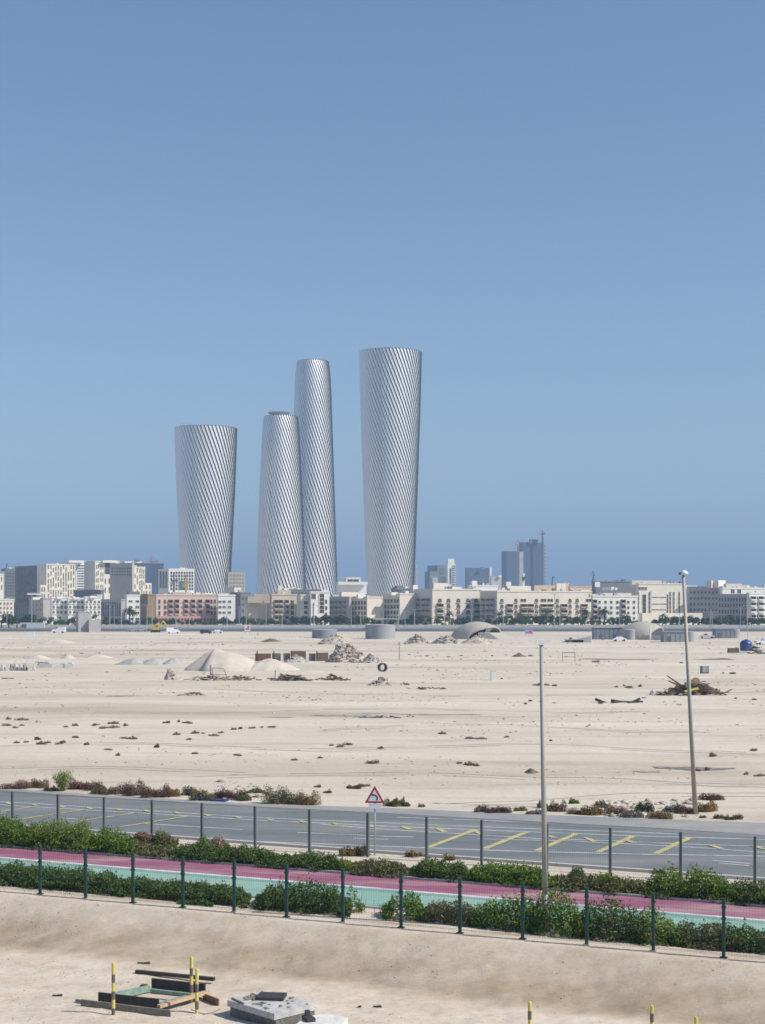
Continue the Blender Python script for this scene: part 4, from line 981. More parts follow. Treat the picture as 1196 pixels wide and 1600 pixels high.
b = MB(); b.box((-ul.x*-0.0+(ur.x*1.15+ul.x*1.5), ur.y*1.15+ul.y*1.5, 0.58), (0.9, 0.62, 0.09), aa-0.9, 0.05); b.build('hatch_cover', M['board_black'], e)
b = MB()
for k in range(7):
    pp = ur*random.uniform(0.1, 1.5)+ul*random.uniform(1.2, 2.2); b.box((pp.x, pp.y, 0.53+k*0.004), (random.uniform(.4, .9), 0.06, 0.03), random.uniform(0, 3))
for k in range(30):
    pp = ur*random.uniform(0.1, 1.7)+ul*random.uniform(0.1, 2.3); b.box((pp.x, pp.y, 0.51), (random.uniform(.05, .25), random.uniform(.04, .1), 0.03), random.uniform(0, 3))
b.build('loose_strips', M['board_grey'], e)
c1 = G(505, 1594, -1.1); c1.z = gzs(c1.x, c1.y)
e = empty('white_slab', c1, 'white concrete slab right of the grey slab stack', 'concrete slab')
quadprism([Vector((-0.9, -0.75)), Vector((0.55, -0.62)), Vector((0.78, 0.35)), Vector((0.1, 0.8)), Vector((-0.55, 0.5))], -0.05, 0.34, 'slab', M['slab_white'], e)
b = MB(); b.box((-0.45, 0.0, 0.40), (0.28, 0.5, 0.12), 0.4); b.box((-0.5, 0.15, 0.52), (0.14, 0.12, 0.2), 0.4); b.build('dark_block', M['board_black'], e)
debris('scrap_scatter', 0, 0, 1, 1, '', 0, wood) if False else None
for x, y, w_, lb in [(590, 1573, 0.28, 'thin dark stick on the sand right of the white slab'), (562, 1574, 0.12, 'tiny dark chip on the sand right of the white slab'), (90, 1557, 0.35, 'dark twig on the sand left of the formwork'), (225, 1508, 0.5, 'dark flat scrap at the foot of the bank')]:
    p = G(x, y, -1.5); p.z = gzs(p.x, p.y)+0.02; b = MB(); b.box((0, 0, 0.02), (w_, 0.05, 0.04), random.uniform(-.4, .2)); b.box((w_*0.2, 0.05, 0.03), (w_*0.5, 0.04, 0.03), 0.6); o = b.build('twig', M['board_black'], None); o.location = p; tag(o, lb, 'twig')

# ------------------------------------------------------------------ twisted towers
def tower(name, cx, d, ptab, N, slope, label, extra):
    """ptab: (photo y, half width in photo px)"""
    cxw = wx(cx, d)
    zs = [wz(y, d) for y, _ in ptab][::-1]; rs = [h*d/F for _, h in ptab][::-1]
    H = zs[-1]
    # extend to the ground
    k = (rs[1]-rs[0])/(zs[1]-zs[0]); zs = [0.0]+zs; rs = [rs[0]-k*zs[1]*0.9]+rs
    e = empty(name, (cxw, d, 0), label, 'tower')
    nl = 70; Z = np.linspace(0, H, nl+1)
    # smooth radius
    Rr = np.interp(Z, zs, rs); 
    for _ in range(6): Rr[1:-1] = (Rr[:-2]+2*Rr[1:-1]+Rr[2:])/4
    ph = np.zeros(nl+1)
    for j in range(nl-1, -1, -1): ph[j] = ph[j+1]+slope*(Z[j+1]-Z[j])/((Rr[j]+Rr[j+1])/2)
    # core
    na = 96; V = []; Fq = []
    for j in range(nl+1):
        for i in range(na):
            a = 2*math.pi*i/na; V.append((math.sin(a)*(Rr[j]-1.2), -math.cos(a)*(Rr[j]-1.2), Z[j]))
    for j in range(nl):
        for i in range(na): Fq.append((j*na+i, j*na+(i+1) % na, (j+1)*na+(i+1) % na, (j+1)*na+i))
    npmesh('glass_core', V, Fq, M['t_glass'], e)
    b = MB(); b.prism([(math.sin(2*math.pi*i/na)*(Rr[-1]-1.25), -math.cos(2*math.pi*i/na)*(Rr[-1]-1.25)) for i in range(na)], H-2.2, H-1.5); b.build('roof', M['w_grey'], e)
    V = []; Fq = []
    dlt = 2*math.pi/N
    amp = 0.21*dlt*float(Rr.mean()); sec = [(-0.32, 0.0), (0.33, -amp), (0.68, -0.01)]
    for i in range(N):
        base = len(V)
        for j in range(nl+1):
            for s_, o_ in sec:
                a = dlt*(i+s_)+ph[j]; rr = Rr[j]+o_; V.append((math.sin(a)*rr, -math.cos(a)*rr, Z[j]))
        m_ = len(sec)
        for j in range(nl):
            for q in range(m_-1):
                a0_ = base+j*m_+q; Fq.append((a0_, a0_+1, a0_+m_+1, a0_+m_))
    npmesh('facade_fins', V, Fq, [M['t_rib'], M['t_glass']], e, mi=np.tile([0, 1], len(Fq)//2))
    b = MB(); b.lathe((0, 0, 0), [(Rr[-1]-1.2, H-1.0), (Rr[-1]-1.2, H+0.02), (Rr[-1]-0.02, H+0.02), (Rr[-1]-0.05, H-0.25)], 96); b.build('crown_ring', M['w_slate'], e, smooth=False)
    for it in extra:
        b = MB(); b.cur = 0
        if it[0] == 'helipad':
            b.lathe((it[1], it[2], H+3.2), [(0, 0), (11, 0), (12, 1.0), (0, 1.05)], 32); b.tube((it[1], it[2], H-1.5), (it[1], it[2], H+3.2), 4, 8, 16); b.build('helipad', M['w_grey'], e)
        elif it[0] == 'gondola':
            for k_ in range(5): b.tube((it[1]+k_*2.6, it[2], H-1.5), (it[1]+k_*2.6-0.8, it[2], H+3.8), 0.25, n=5)
            b.tube((it[1]-1.5, it[2], H+3.9), (it[1]+11, it[2], H+3.0), 0.35, n=5); b.tube((it[1]-1.0, it[2], H+2.2), (it[1]+10, it[2], H+1.6), 0.25, n=5); b.build('cleaning_cradle', M['galv'], e)
        else:
            b.box((it[1], it[2], H+0.4), (it[3], 8, 3.4)); b.box((it[1]-it[3]*0.35, it[2], H+1.0), (1.0, 2, 3.0)); b.build('plant_room', M['w_slate'], e)
    return e
tower('twisted_tower', 322, 1590, [(669.5, 49), (700, 48.2), (760, 46), (850, 41.5), (900, 38.9), (922, 37.8)], 52, 0.37, 'leftmost twisted tower, short and flaring towards its top', [('gondola', -24, -12)])
tower('twisted_tower', 439.3, 1640, [(651, 27), (658, 28.2), (700, 30.5), (760, 33.2), (850, 36.8), (922, 39)], 44, 0.34, 'short twisted tower narrowing upwards, with a helipad on top', [('helipad', -2, 0)])
tower('twisted_tower', 489.3, 1860, [(565, 24.8), (574, 26.8), (600, 28.5), (700, 31.8), (800, 35), (922, 39)], 44, 0.34, 'tall slender twisted tower narrowing upwards, behind the helipad tower', [])
tower('twisted_tower', 610.5, 1690, [(551, 49.3), (600, 48), (650, 46.7), (750, 43.2), (850, 39.8), (922, 37)], 56, 0.39, 'tall twisted tower on the right, flaring towards its top', [('plant', 16, 0, 13)])

# ------------------------------------------------------------------ buildings
def corner_pt(xc, d): return Vector((wx(xc, d), d, 0))
def along_r(x, C, a):
    t = (x-CX)/F; return (t*C.y-C.x)/(math.cos(a)-t*math.sin(a))
def along_l(x, C, a):
    t = (x-CX)/F; return (C.x-t*C.y)/(math.sin(a)+t*math.cos(a))
# unit window meshes, shared by all copies
def unit_meshes():
    res = {}
    def mk(nm, mats_, fn):
        b_ = MB(); fn(b_); o_ = b_.build(nm, mats_); me = o_.data; bpy.data.objects.remove(o_); res[nm] = me
    for key, pane, fr in [('p', 'pane', 'w_white'), ('c', 'pane', 'w_tan'), ('g', 'glass_blue', 'w_slate'), ('k', 'pane', 'w_pinkdark'), ('s', 'glass_dark', 'w_grey'), ('y', 'shade_curtain', 'w_taupe')]:
        def win(b_):
            b_.cur = 0; b_.face([(-.5, -.05, -.5), (.5, -.05, -.5), (.5, -.05, .5), (-.5, -.05, .5)])
            b_.cur = 1; b_.box((0, -.12, -.53), (1.14, .24, .07)); b_.box((0, -.10, .53), (1.1, .2, .06)); b_.box((-.52, -.10, 0), (.05, .2, 1.0)); b_.box((.52, -.10, 0), (.05, .2, 1.0)); b_.box((0, -.07, 0), (.05, .05, 1.0))
        mk('window_'+key, [M[pane], M[fr]], win)
        def arch(b_):
            pts = [(-.5, -.5), (.5, -.5), (.5, .12)]+[(.5*math.cos(t_), .12+.38*math.sin(t_)) for t_ in np.linspace(0.3, math.pi-0.3, 7)]+[(-.5, .12)]
            b_.cur = 0; b_.face([(x_, -.05, z_) for x_, z_ in pts])
            b_.cur = 1; b_.box((0, -.3, -.42), (1.15, .6, .16)); b_.box((0, -.07, -.05), (.05, .06, .9)); b_.box((0, -.08, .12), (1.0, .06, .04))
        mk('arched_'+key, [M[pane], M[fr]], arch)
        def balc(b_):
            b_.cur = 0; b_.face([(-.5, -.05, -.5), (.5, -.05, -.5), (.5, -.05, .5), (-.5, -.05, .5)])
            b_.cur = 1; b_.box((0, -.7, -.5), (1.08, 1.4, .08)); b_.box((0, -1.35, -.33), (1.08, .1, .30)); b_.box((-.52, -.35, 0), (.06, .7, 1.0)); b_.box((.52, -.35, 0), (.06, .7, 1.0)); b_.box((0, -.7, .53), (1.08, 1.4, .07))
        mk('balcony_'+key, [M[pane], M[fr]], balc)
        def slot(b_):
            b_.cur = 0; b_.face([(-.5, -.05, -.5), (.5, -.05, -.5), (.5, -.05, .5), (-.5, -.05, .5)])
            b_.cur = 1
            for k_ in range(1, 5): b_.box((0, -.1, -.5+k_*.2), (1.0, .12, .018))
            b_.box((-.5, -.15, 0), (.10, .3, 1.0)); b_.box((.5, -.15, 0), (.10, .3, 1.0))
        mk('strip_'+key, [M[pane], M[fr]], slot)
    return res
UM = unit_meshes()
KN = {'window': 'window', 'arched': 'window', 'balcony': 'balcony', 'strip': 'window_strip'}
class Bld:
    def __init__(s, name, label, d, xl, xc, xr, ytop, m, a=22, cat='building', group=None, z0=0.0, ybot=None, lm=None, part='wall', parapet=True):
        s.a = R(a); s.C = corner_pt(xc, d); s.d = d
        s.e = empty(name, s.C, label, cat, group)
        s.org = s.C.copy(); s.n = 0
        s.box(xl, xc, xr, ytop, m, ybot=ybot, d=d, part=part, parapet=parapet)
    def box(s, xl, xc, xr, ytop, m, ybot=None, d=None, part='wall', parapet=False, a=None):
        """a block whose near corner stands at photo x = xc, distance d"""
        a = s.a if a is None else R(a); d = d or s.d; C = corner_pt(xc, d)
        Lr = max(0.5, along_r(xr, C, a)); Ll = along_l(xl, C, a) if xl < xc else 0
        if Ll <= 0.5 or Ll > 90: Ll = 14.0
        z1 = wz(ytop, d); z0 = -0.2 if ybot is None else wz(ybot, d)
        r_ = Vector((math.cos(a), math.sin(a), 0)); l_ = Vector((-math.sin(a), math.cos(a), 0))
        P = [C, C+r_*Lr, C+r_*Lr+l_*Ll, C+l_*Ll]; P = [p_-s.org for p_ in P]
        b_ = MB(); b_.prism([(p_.x, p_.y) for p_ in P], z0, z1)
        o = b_.build(part, M[m], s.e)
        if parapet:
            b_ = MB(); cc = sum(P, Vector())/4; t_ = 0.25
            for i in range(4):
                p_, q_ = P[i], P[(i+1) % 4]; dd = q_-p_; L = dd.length; mid = (p_+q_)/2; inn = (cc-mid).normalized()*-0.12
                b_.box((mid.x+inn.x, mid.y+inn.y, z1+0.38+0.003*i), (L+0.3, 0.3, 0.75), math.atan2(dd.y, dd.x))
            b_.build('parapet', M[m], s.e)
            if s.d < 1300 and Lr > 8:
                for k_ in range(min(9, int(Lr/5))):
                    u_ = random.uniform(0.08, 0.92)*Lr; v_ = random.uniform(0.25, 0.8)*min(Ll, 12); q_ = C-s.org+r_*u_+l_*v_
                    b_ = MB(); w__ = random.uniform(1.0, 2.6); h__ = random.uniform(0.9, 2.3); b_.box((q_.x, q_.y, z1+h__/2+0.1), (w__, random.uniform(1, 2), h__), a)
                    if random.random() < 0.4: b_.tube((q_.x, q_.y, z1+h__), (q_.x, q_.y, z1+h__+random.uniform(1, 3)), 0.09, n=5)
                    b_.build('roof_unit', M[random.choice(['w_bright', 'w_grey', 'galv', 'w_cream', 'w_slate'])], s.e)
        s.lastC, s.lasta, s.lastd = C, a, d
        return o
    def fac(s, side, kind, key, xs, ys, w_, h_, d=None, xc=None, jit=0, skip=0.0, max_n=100):
        """windows on one face: xs / ys photo positions of the centres, w_, h_ photo size"""
        C = s.lastC if xc is None else corner_pt(xc, d or s.d); a = s.lasta
        if kind in ('arched', 'balcony', 'window') and side == 'r': w_ *= 1.14; h_ *= 1.14
        for x in xs:
            for y in ys:
                if skip and random.random() < skip: continue
                if s.n >= max_n: return
                yy = y+(random.uniform(-jit, jit) if jit else 0)
                if side == 'r':
                    L = along_r(x, C, a); W = abs(along_r(x+w_/2, C, a)-along_r(x-w_/2, C, a)); p_ = C+Vector((math.cos(a), math.sin(a), 0))*L; rz = a
                else:
                    L = along_l(x, C, a); W = abs(along_l(x+w_/2, C, a)-along_l(x-w_/2, C, a)); p_ = C+Vector((-math.sin(a), math.cos(a), 0))*L; rz = a-math.pi/2
                    if L < 0 or L > 90: continue
                z = wz(yy, p_.y); hh = h_*p_.y/F
                o = bpy.data.objects.new(KN[kind], UM[kind+'_'+key]); col.objects.link(o); o.parent = s.e
                q = p_-s.org; o.location = (q.x, q.y, z); o.rotation_euler = (0, 0, rz); o.scale = (W, 1, hh); s.n += 1
def lin(a, b, n): return [a+(b-a)*k/(n-1) for k in range(n)]

# ---- left cluster, second row
B = Bld('office_block', 'cream block with dark window slits cut off by the left edge', 1080, -30, -26, 6, 898, 'w_yellow', a=30)
B.fac('r', 'strip', 'p', [-6, -1, 3], [905, 918], 1.6, 8)
B = Bld('office_block', 'slate glazed block with pale floor grid behind the left edge', 1250, 8, 9, 26, 891, 'w_slate', a=30)
B.fac('r', 'window', 's', lin(11, 24, 6), lin(896, 930, 8), 1.8, 2.6); B.box(10, 10, 24, 888, 'w_slate', ybot=892)
B = Bld('office_block', 'broad dark slate block with tall irregular window slits on the left', 1150, 24, 60, 66, 885, 'w_slate', a=38)
B.fac('l', 'strip', 's', lin(27, 58, 14), lin(891, 936, 5), 1.2, 7.5, jit=2.5)
B.fac('l', 'strip', 'y', lin(28, 57, 8), lin(895, 930, 3), 0.5, 5, jit=4)
B = Bld('office_block', 'cream tower block with staggered dark slits and a lower left wing', 1100, 58, 73, 118, 882.5, 'w_yellow', a=30)
B.fac('r', 'strip', 'p', lin(76, 115.5, 11), lin(888, 932, 6), 1.5, 6.6, jit=2.6, skip=0.08)
B.box(62, 63.5, 73, 914, 'w_yellow', d=1085); B.fac('r', 'strip', 'p', [66, 70], [921, 931], 2.0, 7)
B = Bld('office_block', 'pale grey tower with fine floor lines behind the cream tower block', 1350, 95, 119, 135, 878, 'w_bright', a=30)
B.fac('r', 'window', 's', lin(122, 132, 5), lin(884, 920, 10), 1.5, 1.6); B.box(100, 108, 132, 875.5, 'w_bright', ybot=879, d=1340)
B = Bld('office_block', 'cream block with a dark glazed slot right of the pale grey tower', 1150, 132, 149, 187, 878, 'w_yellow', a=30)
B.fac('r', 'strip', 'p', [151.5, 154, 158, 161], lin(886, 928, 5), 1.2, 6.5, jit=1.5); B.fac('r', 'strip', 's', [168], [888], 8, 18); B.fac('r', 'strip', 'p', [165, 171], [908, 922], 1.8, 8)
B.box(158, 161, 184, 875.5, 'w_white', ybot=879)
B = Bld('office_block', 'grey shaded block with a bridge-like ledge left of the small staggered tower', 1080, 172, 207, 210, 881, 'w_taupe', a=40)
B.fac('l', 'window', 's', lin(176, 204, 8), [888, 893, 898], 2.4, 2.2)
B = Bld('office_block', 'low dark slate podium below the cream tower blocks', 1030, 116, 158, 163, 923, 'w_slate', a=40)
B.fac('l', 'strip', 's', lin(119, 156, 12), [931], 1.5, 9)
B = Bld('office_block', 'narrow cream tower with staggered slits stepping down to the right', 1090, 204, 208.5, 227, 887, 'w_yellow', a=30)
B.fac('r', 'strip', 'p', [211.5, 215, 219, 222, 225], lin(893, 926, 5), 1.3, 6.6, jit=2.4, skip=0.08)
B.box(226.5, 227.2, 237, 911, 'w_yellow', d=1080); B.fac('r', 'strip', 'p', [229.5, 234.5], [917, 926], 1.7, 6)
B = Bld('glass_block', 'long dark glass block with a white roof slab behind the staggered towers', 1300, 188, 192, 256, 881, 'glass_blue', a=24)
B.fac('r', 'window', 'g', lin(239, 254, 6), lin(886, 914, 7), 2.2, 2.6); B.box(193, 195, 222, 877, 'w_bright', ybot=879.5); B.box(210, 211, 218, 874.5, 'w_slate', ybot=878)
B = Bld('lattice_block', 'white framed building left of the first twisted tower with a tall opening', 1120, 248, 264, 304, 890, 'w_bright', a=26)
B.fac('r', 'window', 's', lin(268, 301, 9), [895, 900, 905, 910, 915, 920], 2.3, 3.0); B.fac('r', 'strip', 'g', [287], [915], 12, 14); B.fac('l', 'strip', 'g', [251.5, 256, 260.5], [906], 2.2, 26)
# front-left row
B = Bld('villa_block', 'pale cream low block with small openings at the left edge', 900, -30, -27, 22, 938, 'w_cream', a=26)
B.fac('r', 'window', 'p', lin(-4, 18, 5), [943, 950, 957], 2, 3)
B = Bld('podium', 'dark slate base building below the broad slate block', 960, 21, 46, 62, 944, 'w_slate', a=38)
B.fac('l', 'strip', 's', lin(24, 44, 7), [953], 2, 12); B.box(42, 43, 63, 927.5, 'w_bright', ybot=929)
B = Bld('villa_block', 'grey plain house end with cream roof rooms left of the white arched villas', 900, 46, 68, 82, 936, 'w_taupe', a=34)
B.fac('l', 'window', 'p', [52, 58, 64], [945, 953], 2, 4); B.box(50, 52, 66, 933, 'w_white', ybot=937)
for i, (x0, x1, yt, lb) in enumerate([(81, 106, 935, 'white villa terrace with arched openings, left third'), (107, 132, 936, 'white villa terrace with arched openings and a middle bay'), (133, 158, 934, 'white villa terrace with arched openings, right third')]):
    B = Bld('villa_block', lb, 890-i, x0-2, x0, x1, yt, 'w_bright', a=24)
    B.fac('r', 'arched', 'p', lin(x0+3, x1-3, 4), [941, 949, 957], 3.2, 4.6); B.box(x0+6, x0+8, x0+17, yt-3, 'w_white', ybot=yt+0.5)
    B.fac('r', 'balcony', 'p', [x0+12.5], [966], 4, 5)
B = Bld('villa_block', 'cream parapet house rising behind the white villas', 960, 144, 147, 160, 931, 'w_cream', a=26)
B.fac('r', 'window', 'p', [150, 155], [936, 942], 2, 3)
B = Bld('colonnade_block', 'low dark building with thin columns between the villas and white block', 930, 156, 190, 199, 938, 'w_taupe', a=38)
B.fac('l', 'strip', 's', lin(159, 188, 9), [952], 2.0, 22)
B = Bld('apartment_block', 'narrow white block with rows of small dark windows and a dark roof room', 890, 196, 198.5, 219, 931, 'w_bright', a=24)
B.fac('r', 'window', 'p', [204.5, 215], [939.5, 948.5, 957.5, 967], 5, 2.8); B.box(199, 201, 219, 924, 'w_slate', ybot=931.5, d=895)
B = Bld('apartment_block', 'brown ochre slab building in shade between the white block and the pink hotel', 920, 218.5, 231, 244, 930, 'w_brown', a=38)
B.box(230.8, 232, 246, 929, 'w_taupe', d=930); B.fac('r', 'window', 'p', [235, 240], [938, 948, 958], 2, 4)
# pink hotel
B = Bld('hotel', 'long pink hotel with a darker pink lowest storey', 880, 242, 244.5, 343, 930.5, 'w_pink', a=20)
B.box(242, 244, 352, 962.5, 'w_pinkdark', d=878.6)
B.lastC = corner_pt(244, 878.6)
B.fac('r', 'window', 'k', lin(250, 345, 20), [968.5], 2.4, 4)
B.lastC = corner_pt(244.5, 880)
B.fac('r', 'window', 'k', [249.5, 258, 331, 336], [940, 949, 958], 2.4, 5)
B.fac('r', 'balcony', 'k', [267, 277, 291, 302, 313, 325], [940.5, 949, 957.5], 5, 6)
B.box(268, 270, 299, 925, 'w_pink', ybot=931, d=890); B.box(300, 302, 334, 926.5, 'w_cream', ybot=931, d=892); B.box(254, 256, 268, 927.5, 'w_white', ybot=931, d=892)
B = Bld('apartment_block', 'small white apartment block touching the right end of the pink hotel', 884, 339, 341, 368, 931.5, 'w_bright', a=20)
B.fac('r', 'window', 'p', [344, 350.5, 359], [940, 948.5, 957], 4, 3); B.box(342, 343, 357, 927, 'w_white', ybot=932, d=894)
B = Bld('apartment_block', 'dark shaded building recessed right of the small white block', 960, 360, 376, 392, 927, 'w_slate', a=34)
B.fac('r', 'window', 's', [380, 385, 390], [935, 945, 955], 2.5, 4); B.box(372, 374, 382, 922, 'w_grey', ybot=928); B.box(366, 366.5, 377, 918, 'w_cream', ybot=927, d=980)
B = Bld('unfinished_tower', 'bare concrete frame building under construction behind the pink hotel', 1500, 352, 357, 383, 895, 'w_tan', a=24)
B.fac('r', 'strip', 'y', lin(361, 380, 5), lin(899, 922, 5), 3, 3.6); B.fac('l', 'window', 'y', [354.5], [900, 906, 912], 2.5, 3)
B = Bld('store_block', 'plain windowless beige building with an overhanging upper floor', 872, 383, 389, 424, 942, 'w_beige', a=18)
B.box(386, 387.5, 413, 932, 'w_tan', ybot=942, d=868); B.box(395, 397, 424, 928, 'w_tan', ybot=942.5, d=885)
B = Bld('apartment_block', 'beige apartment block with four rows of balconies right of the windowless building', 868, 422, 425, 464, 930, 'w_beige', a=20)
B.fac('r', 'balcony', 'c', [432, 439, 448.5], [941, 949, 957.5, 966], 4.8, 6); B.fac('r', 'window', 'c', [457], [941, 949, 957.5, 966], 4, 5); B.fac('r', 'window', 'p', [431, 437, 445, 453], [974], 5, 3.5)
B.box(432, 434, 455, 922, 'w_beige', ybot=931, d=878); B.box(434, 435, 441, 915, 'w_cream', ybot=923, d=882)
B = Bld('apartment_block', 'low slate roofed block seen behind between two beige buildings', 990, 452, 455, 500, 922.5, 'w_slate', a=24)
B.fac('r', 'window', 's', lin(458, 497, 9), [927], 3, 3); B.box(440, 444, 470, 919, 'w_white', ybot=923, d=1000); B.fac('r', 'window', 's', [459, 465], [938, 948, 958], 3, 5)
B = Bld('apartment_block', 'cream apartment block with arched windows left of the white framed facade', 866, 467, 470, 488, 931, 'w_cream', a=20)
B.fac('r', 'arched', 'c', [478], [942, 949, 957, 965], 5, 5); B.fac('r', 'strip', 'p', [484.5], [954], 1.4, 24)
B = Bld('office_building', 'white framed building with two tall dark glazed bays', 864, 483, 486, 515, 926, 'w_bright', a=20)
B.fac('r', 'strip', 'p', [490], [932], 8, 8); B.fac('r', 'strip', 'p', [503], [943], 8, 30); B.fac('r', 'strip', 'p', [490.5], [954], 1.6, 24); B.fac('r', 'window', 's', [510], [940, 950, 960], 2.5, 5)
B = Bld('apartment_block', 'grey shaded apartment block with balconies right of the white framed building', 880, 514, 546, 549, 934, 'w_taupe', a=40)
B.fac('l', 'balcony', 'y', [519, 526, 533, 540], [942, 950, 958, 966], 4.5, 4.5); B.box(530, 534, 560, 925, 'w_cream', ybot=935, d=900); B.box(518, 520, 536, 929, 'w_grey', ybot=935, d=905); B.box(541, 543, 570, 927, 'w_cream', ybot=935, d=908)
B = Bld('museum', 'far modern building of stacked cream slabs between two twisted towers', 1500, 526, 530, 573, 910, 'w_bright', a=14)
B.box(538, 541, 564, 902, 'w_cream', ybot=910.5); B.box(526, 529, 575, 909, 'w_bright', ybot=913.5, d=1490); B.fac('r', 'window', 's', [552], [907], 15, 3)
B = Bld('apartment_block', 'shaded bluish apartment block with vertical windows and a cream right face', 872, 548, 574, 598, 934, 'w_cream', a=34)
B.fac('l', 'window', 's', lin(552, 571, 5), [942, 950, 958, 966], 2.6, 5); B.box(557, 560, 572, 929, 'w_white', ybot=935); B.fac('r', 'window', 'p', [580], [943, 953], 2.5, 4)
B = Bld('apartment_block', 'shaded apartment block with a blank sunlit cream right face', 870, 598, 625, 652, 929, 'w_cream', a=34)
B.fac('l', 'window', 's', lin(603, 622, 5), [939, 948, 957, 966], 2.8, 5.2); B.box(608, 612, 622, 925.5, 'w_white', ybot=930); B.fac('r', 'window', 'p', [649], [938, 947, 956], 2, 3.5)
B.box(598, 600, 640, 927, 'w_bright', ybot=930, d=900)
B = Bld('site_hut', 'cluster of dark rooftop blocks below the right twisted tower', 1010, 612, 616, 648, 921, 'w_slate', a=26); B.box(618, 620, 629, 915, 'w_slate', ybot=922); B.box(645, 646, 653, 914, 'w_white', ybot=922)
# arcaded apartment blocks in the centre right
B = Bld('apartment_block', 'cream arched apartment block directly behind the domed station shell', 860, 648, 676, 752, 922, 'w_cream', a=26)
B.fac('l', 'balcony', 'y', [655, 663, 670], [938, 946.5, 955, 964], 5.5, 5)
B.fac('r', 'balcony', 'c', [687.5, 745.5], [946.8, 956.2, 965.5], 9, 5.4)
B.fac('r', 'arched', 'c', [701, 716.5, 731.5], [938.5, 947.5, 956.8, 966], 5.2, 6.2); B.fac('r', 'arched', 'c', [687.5, 744], [938.5], 5.2, 6)
B.box(676, 678, 700, 911, 'w_yellow', ybot=922.5, d=890); B.box(702, 704, 722, 917, 'w_cream', ybot=922.5, d=880); B.box(664, 666, 680, 920, 'w_cream', ybot=925, d=872)
B = Bld('apartment_block', 'longest cream apartment block with many balconies left of the near lamp post', 852, 750, 777, 925, 925, 'w_cream', a=26)
B.fac('l', 'balcony', 'y', [756, 764, 771], [938, 946.5, 955, 964], 5, 5)
B.fac('r', 'balcony', 'c', [796.5, 818.5, 829, 849.5, 860, 881.5, 913], [947, 956, 965.2], 8, 5.2)
B.fac('r', 'arched', 'c', [784.5, 806.5, 838.5, 871, 891, 902], [938.5, 947.5, 956.5, 966], 4.4, 5.6); B.fac('r', 'window', 'c', [818, 849.5, 860, 920], [938], 7, 3.6)
B.box(777, 778.5, 792, 921.5, 'w_cream', ybot=925.5); B.box(791, 793, 830, 915.5, 'w_cream', ybot=925.5, d=880); B.box(790, 791.5, 799, 909, 'w_white', ybot=916, d=890)
B.box(833, 835, 888, 914.5, 'w_orange', ybot=926, d=900); B.box(879, 881, 889, 911, 'w_orange', ybot=915, d=905); B.box(868, 870, 884, 911.5, 'w_cream', ybot=926, d=895); B.box(905, 908, 922, 922, 'w_cream', ybot=926, d=880)
B = Bld('apartment_block', 'white apartment block with small square windows left of the cream slotted building', 846, 924, 926.5, 997, 932.5, 'w_white', a=20)
B.fac('r', 'window', 'c', [937.3, 946.5, 955.5, 964.8, 982, 991], [940.8, 949.4, 957.6, 966], 2.6, 3.2); B.fac('r', 'balcony', 'c', [929.5, 974], [940.5, 949, 957.5, 966], 5.6, 6)
B.box(940, 942, 987, 926.5, 'w_cream', ybot=933, d=872); B.box(920, 922, 943, 928, 'w_cream', ybot=933, d=866)
B = Bld('hall', 'far hall with a sloping peach coloured roof', 1300, 886, 890, 928, 917, 'w_orange', a=16)
B = Bld('mall', 'long dark slate building behind the white block with white roof units', 1080, 925, 927, 994, 909.5, 'w_slate', a=18)
B.box(926, 931, 937.5, 909, 'w_slate', d=1060); B.box(929.5, 930.3, 937.8, 909.5, 'w_bright', ybot=917, d=1050); B.box(955, 955.5, 960, 917, 'w_bright', ybot=922, d=1040); B.box(961, 961.5, 965, 918, 'w_bright', ybot=922, d=1040)
B = Bld('civic_building', 'big cream building with tall dark vertical slots behind the leaning lamp post', 930, 994, 998, 1071, 913, 'w_yellow', a=18)
B.fac('r', 'strip', 'p', [997.6, 1015, 1040, 1047.5, 1053, 1061.5], [942], 2.3, 34); B.fac('r', 'strip', 's', [1007, 1041.5], [944], 5, 30); B.fac('r', 'window', 'p', [999, 1004, 1009], [919.5], 3.4, 4)
B.box(984, 988, 1034, 907, 'w_cream', ybot=913.5, d=950); B.box(1010, 1012, 1018, 911, 'w_slate', ybot=914, d=945); B.box(1017, 1018, 1042, 923, 'w_yellow', d=905); 
B.fac('r', 'window', 'p', [1030], [933, 943.5, 952.5], 20, 0.9)
B.box(999, 1004, 1098, 958, 'w_yellow', d=880)
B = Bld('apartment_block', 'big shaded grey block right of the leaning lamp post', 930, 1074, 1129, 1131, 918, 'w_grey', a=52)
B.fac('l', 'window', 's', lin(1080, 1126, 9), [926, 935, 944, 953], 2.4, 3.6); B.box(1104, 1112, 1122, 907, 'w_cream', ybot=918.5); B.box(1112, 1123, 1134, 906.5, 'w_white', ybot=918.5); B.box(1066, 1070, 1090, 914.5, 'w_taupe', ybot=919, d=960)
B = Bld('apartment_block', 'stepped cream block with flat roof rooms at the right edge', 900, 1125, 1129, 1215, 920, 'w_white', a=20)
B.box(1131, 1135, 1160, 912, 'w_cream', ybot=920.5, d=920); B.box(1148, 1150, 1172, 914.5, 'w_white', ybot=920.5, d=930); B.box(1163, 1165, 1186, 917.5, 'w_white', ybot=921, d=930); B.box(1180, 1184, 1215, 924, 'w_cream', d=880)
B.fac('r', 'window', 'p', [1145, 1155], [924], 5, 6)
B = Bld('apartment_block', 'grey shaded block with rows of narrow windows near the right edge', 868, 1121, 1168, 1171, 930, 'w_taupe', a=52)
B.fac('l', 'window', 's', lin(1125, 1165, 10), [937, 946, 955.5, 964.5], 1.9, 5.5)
B = Bld('apartment_block', 'white balconied block catching the sun at the right edge', 862, 1167, 1171, 1225, 928, 'w_bright', a=22)
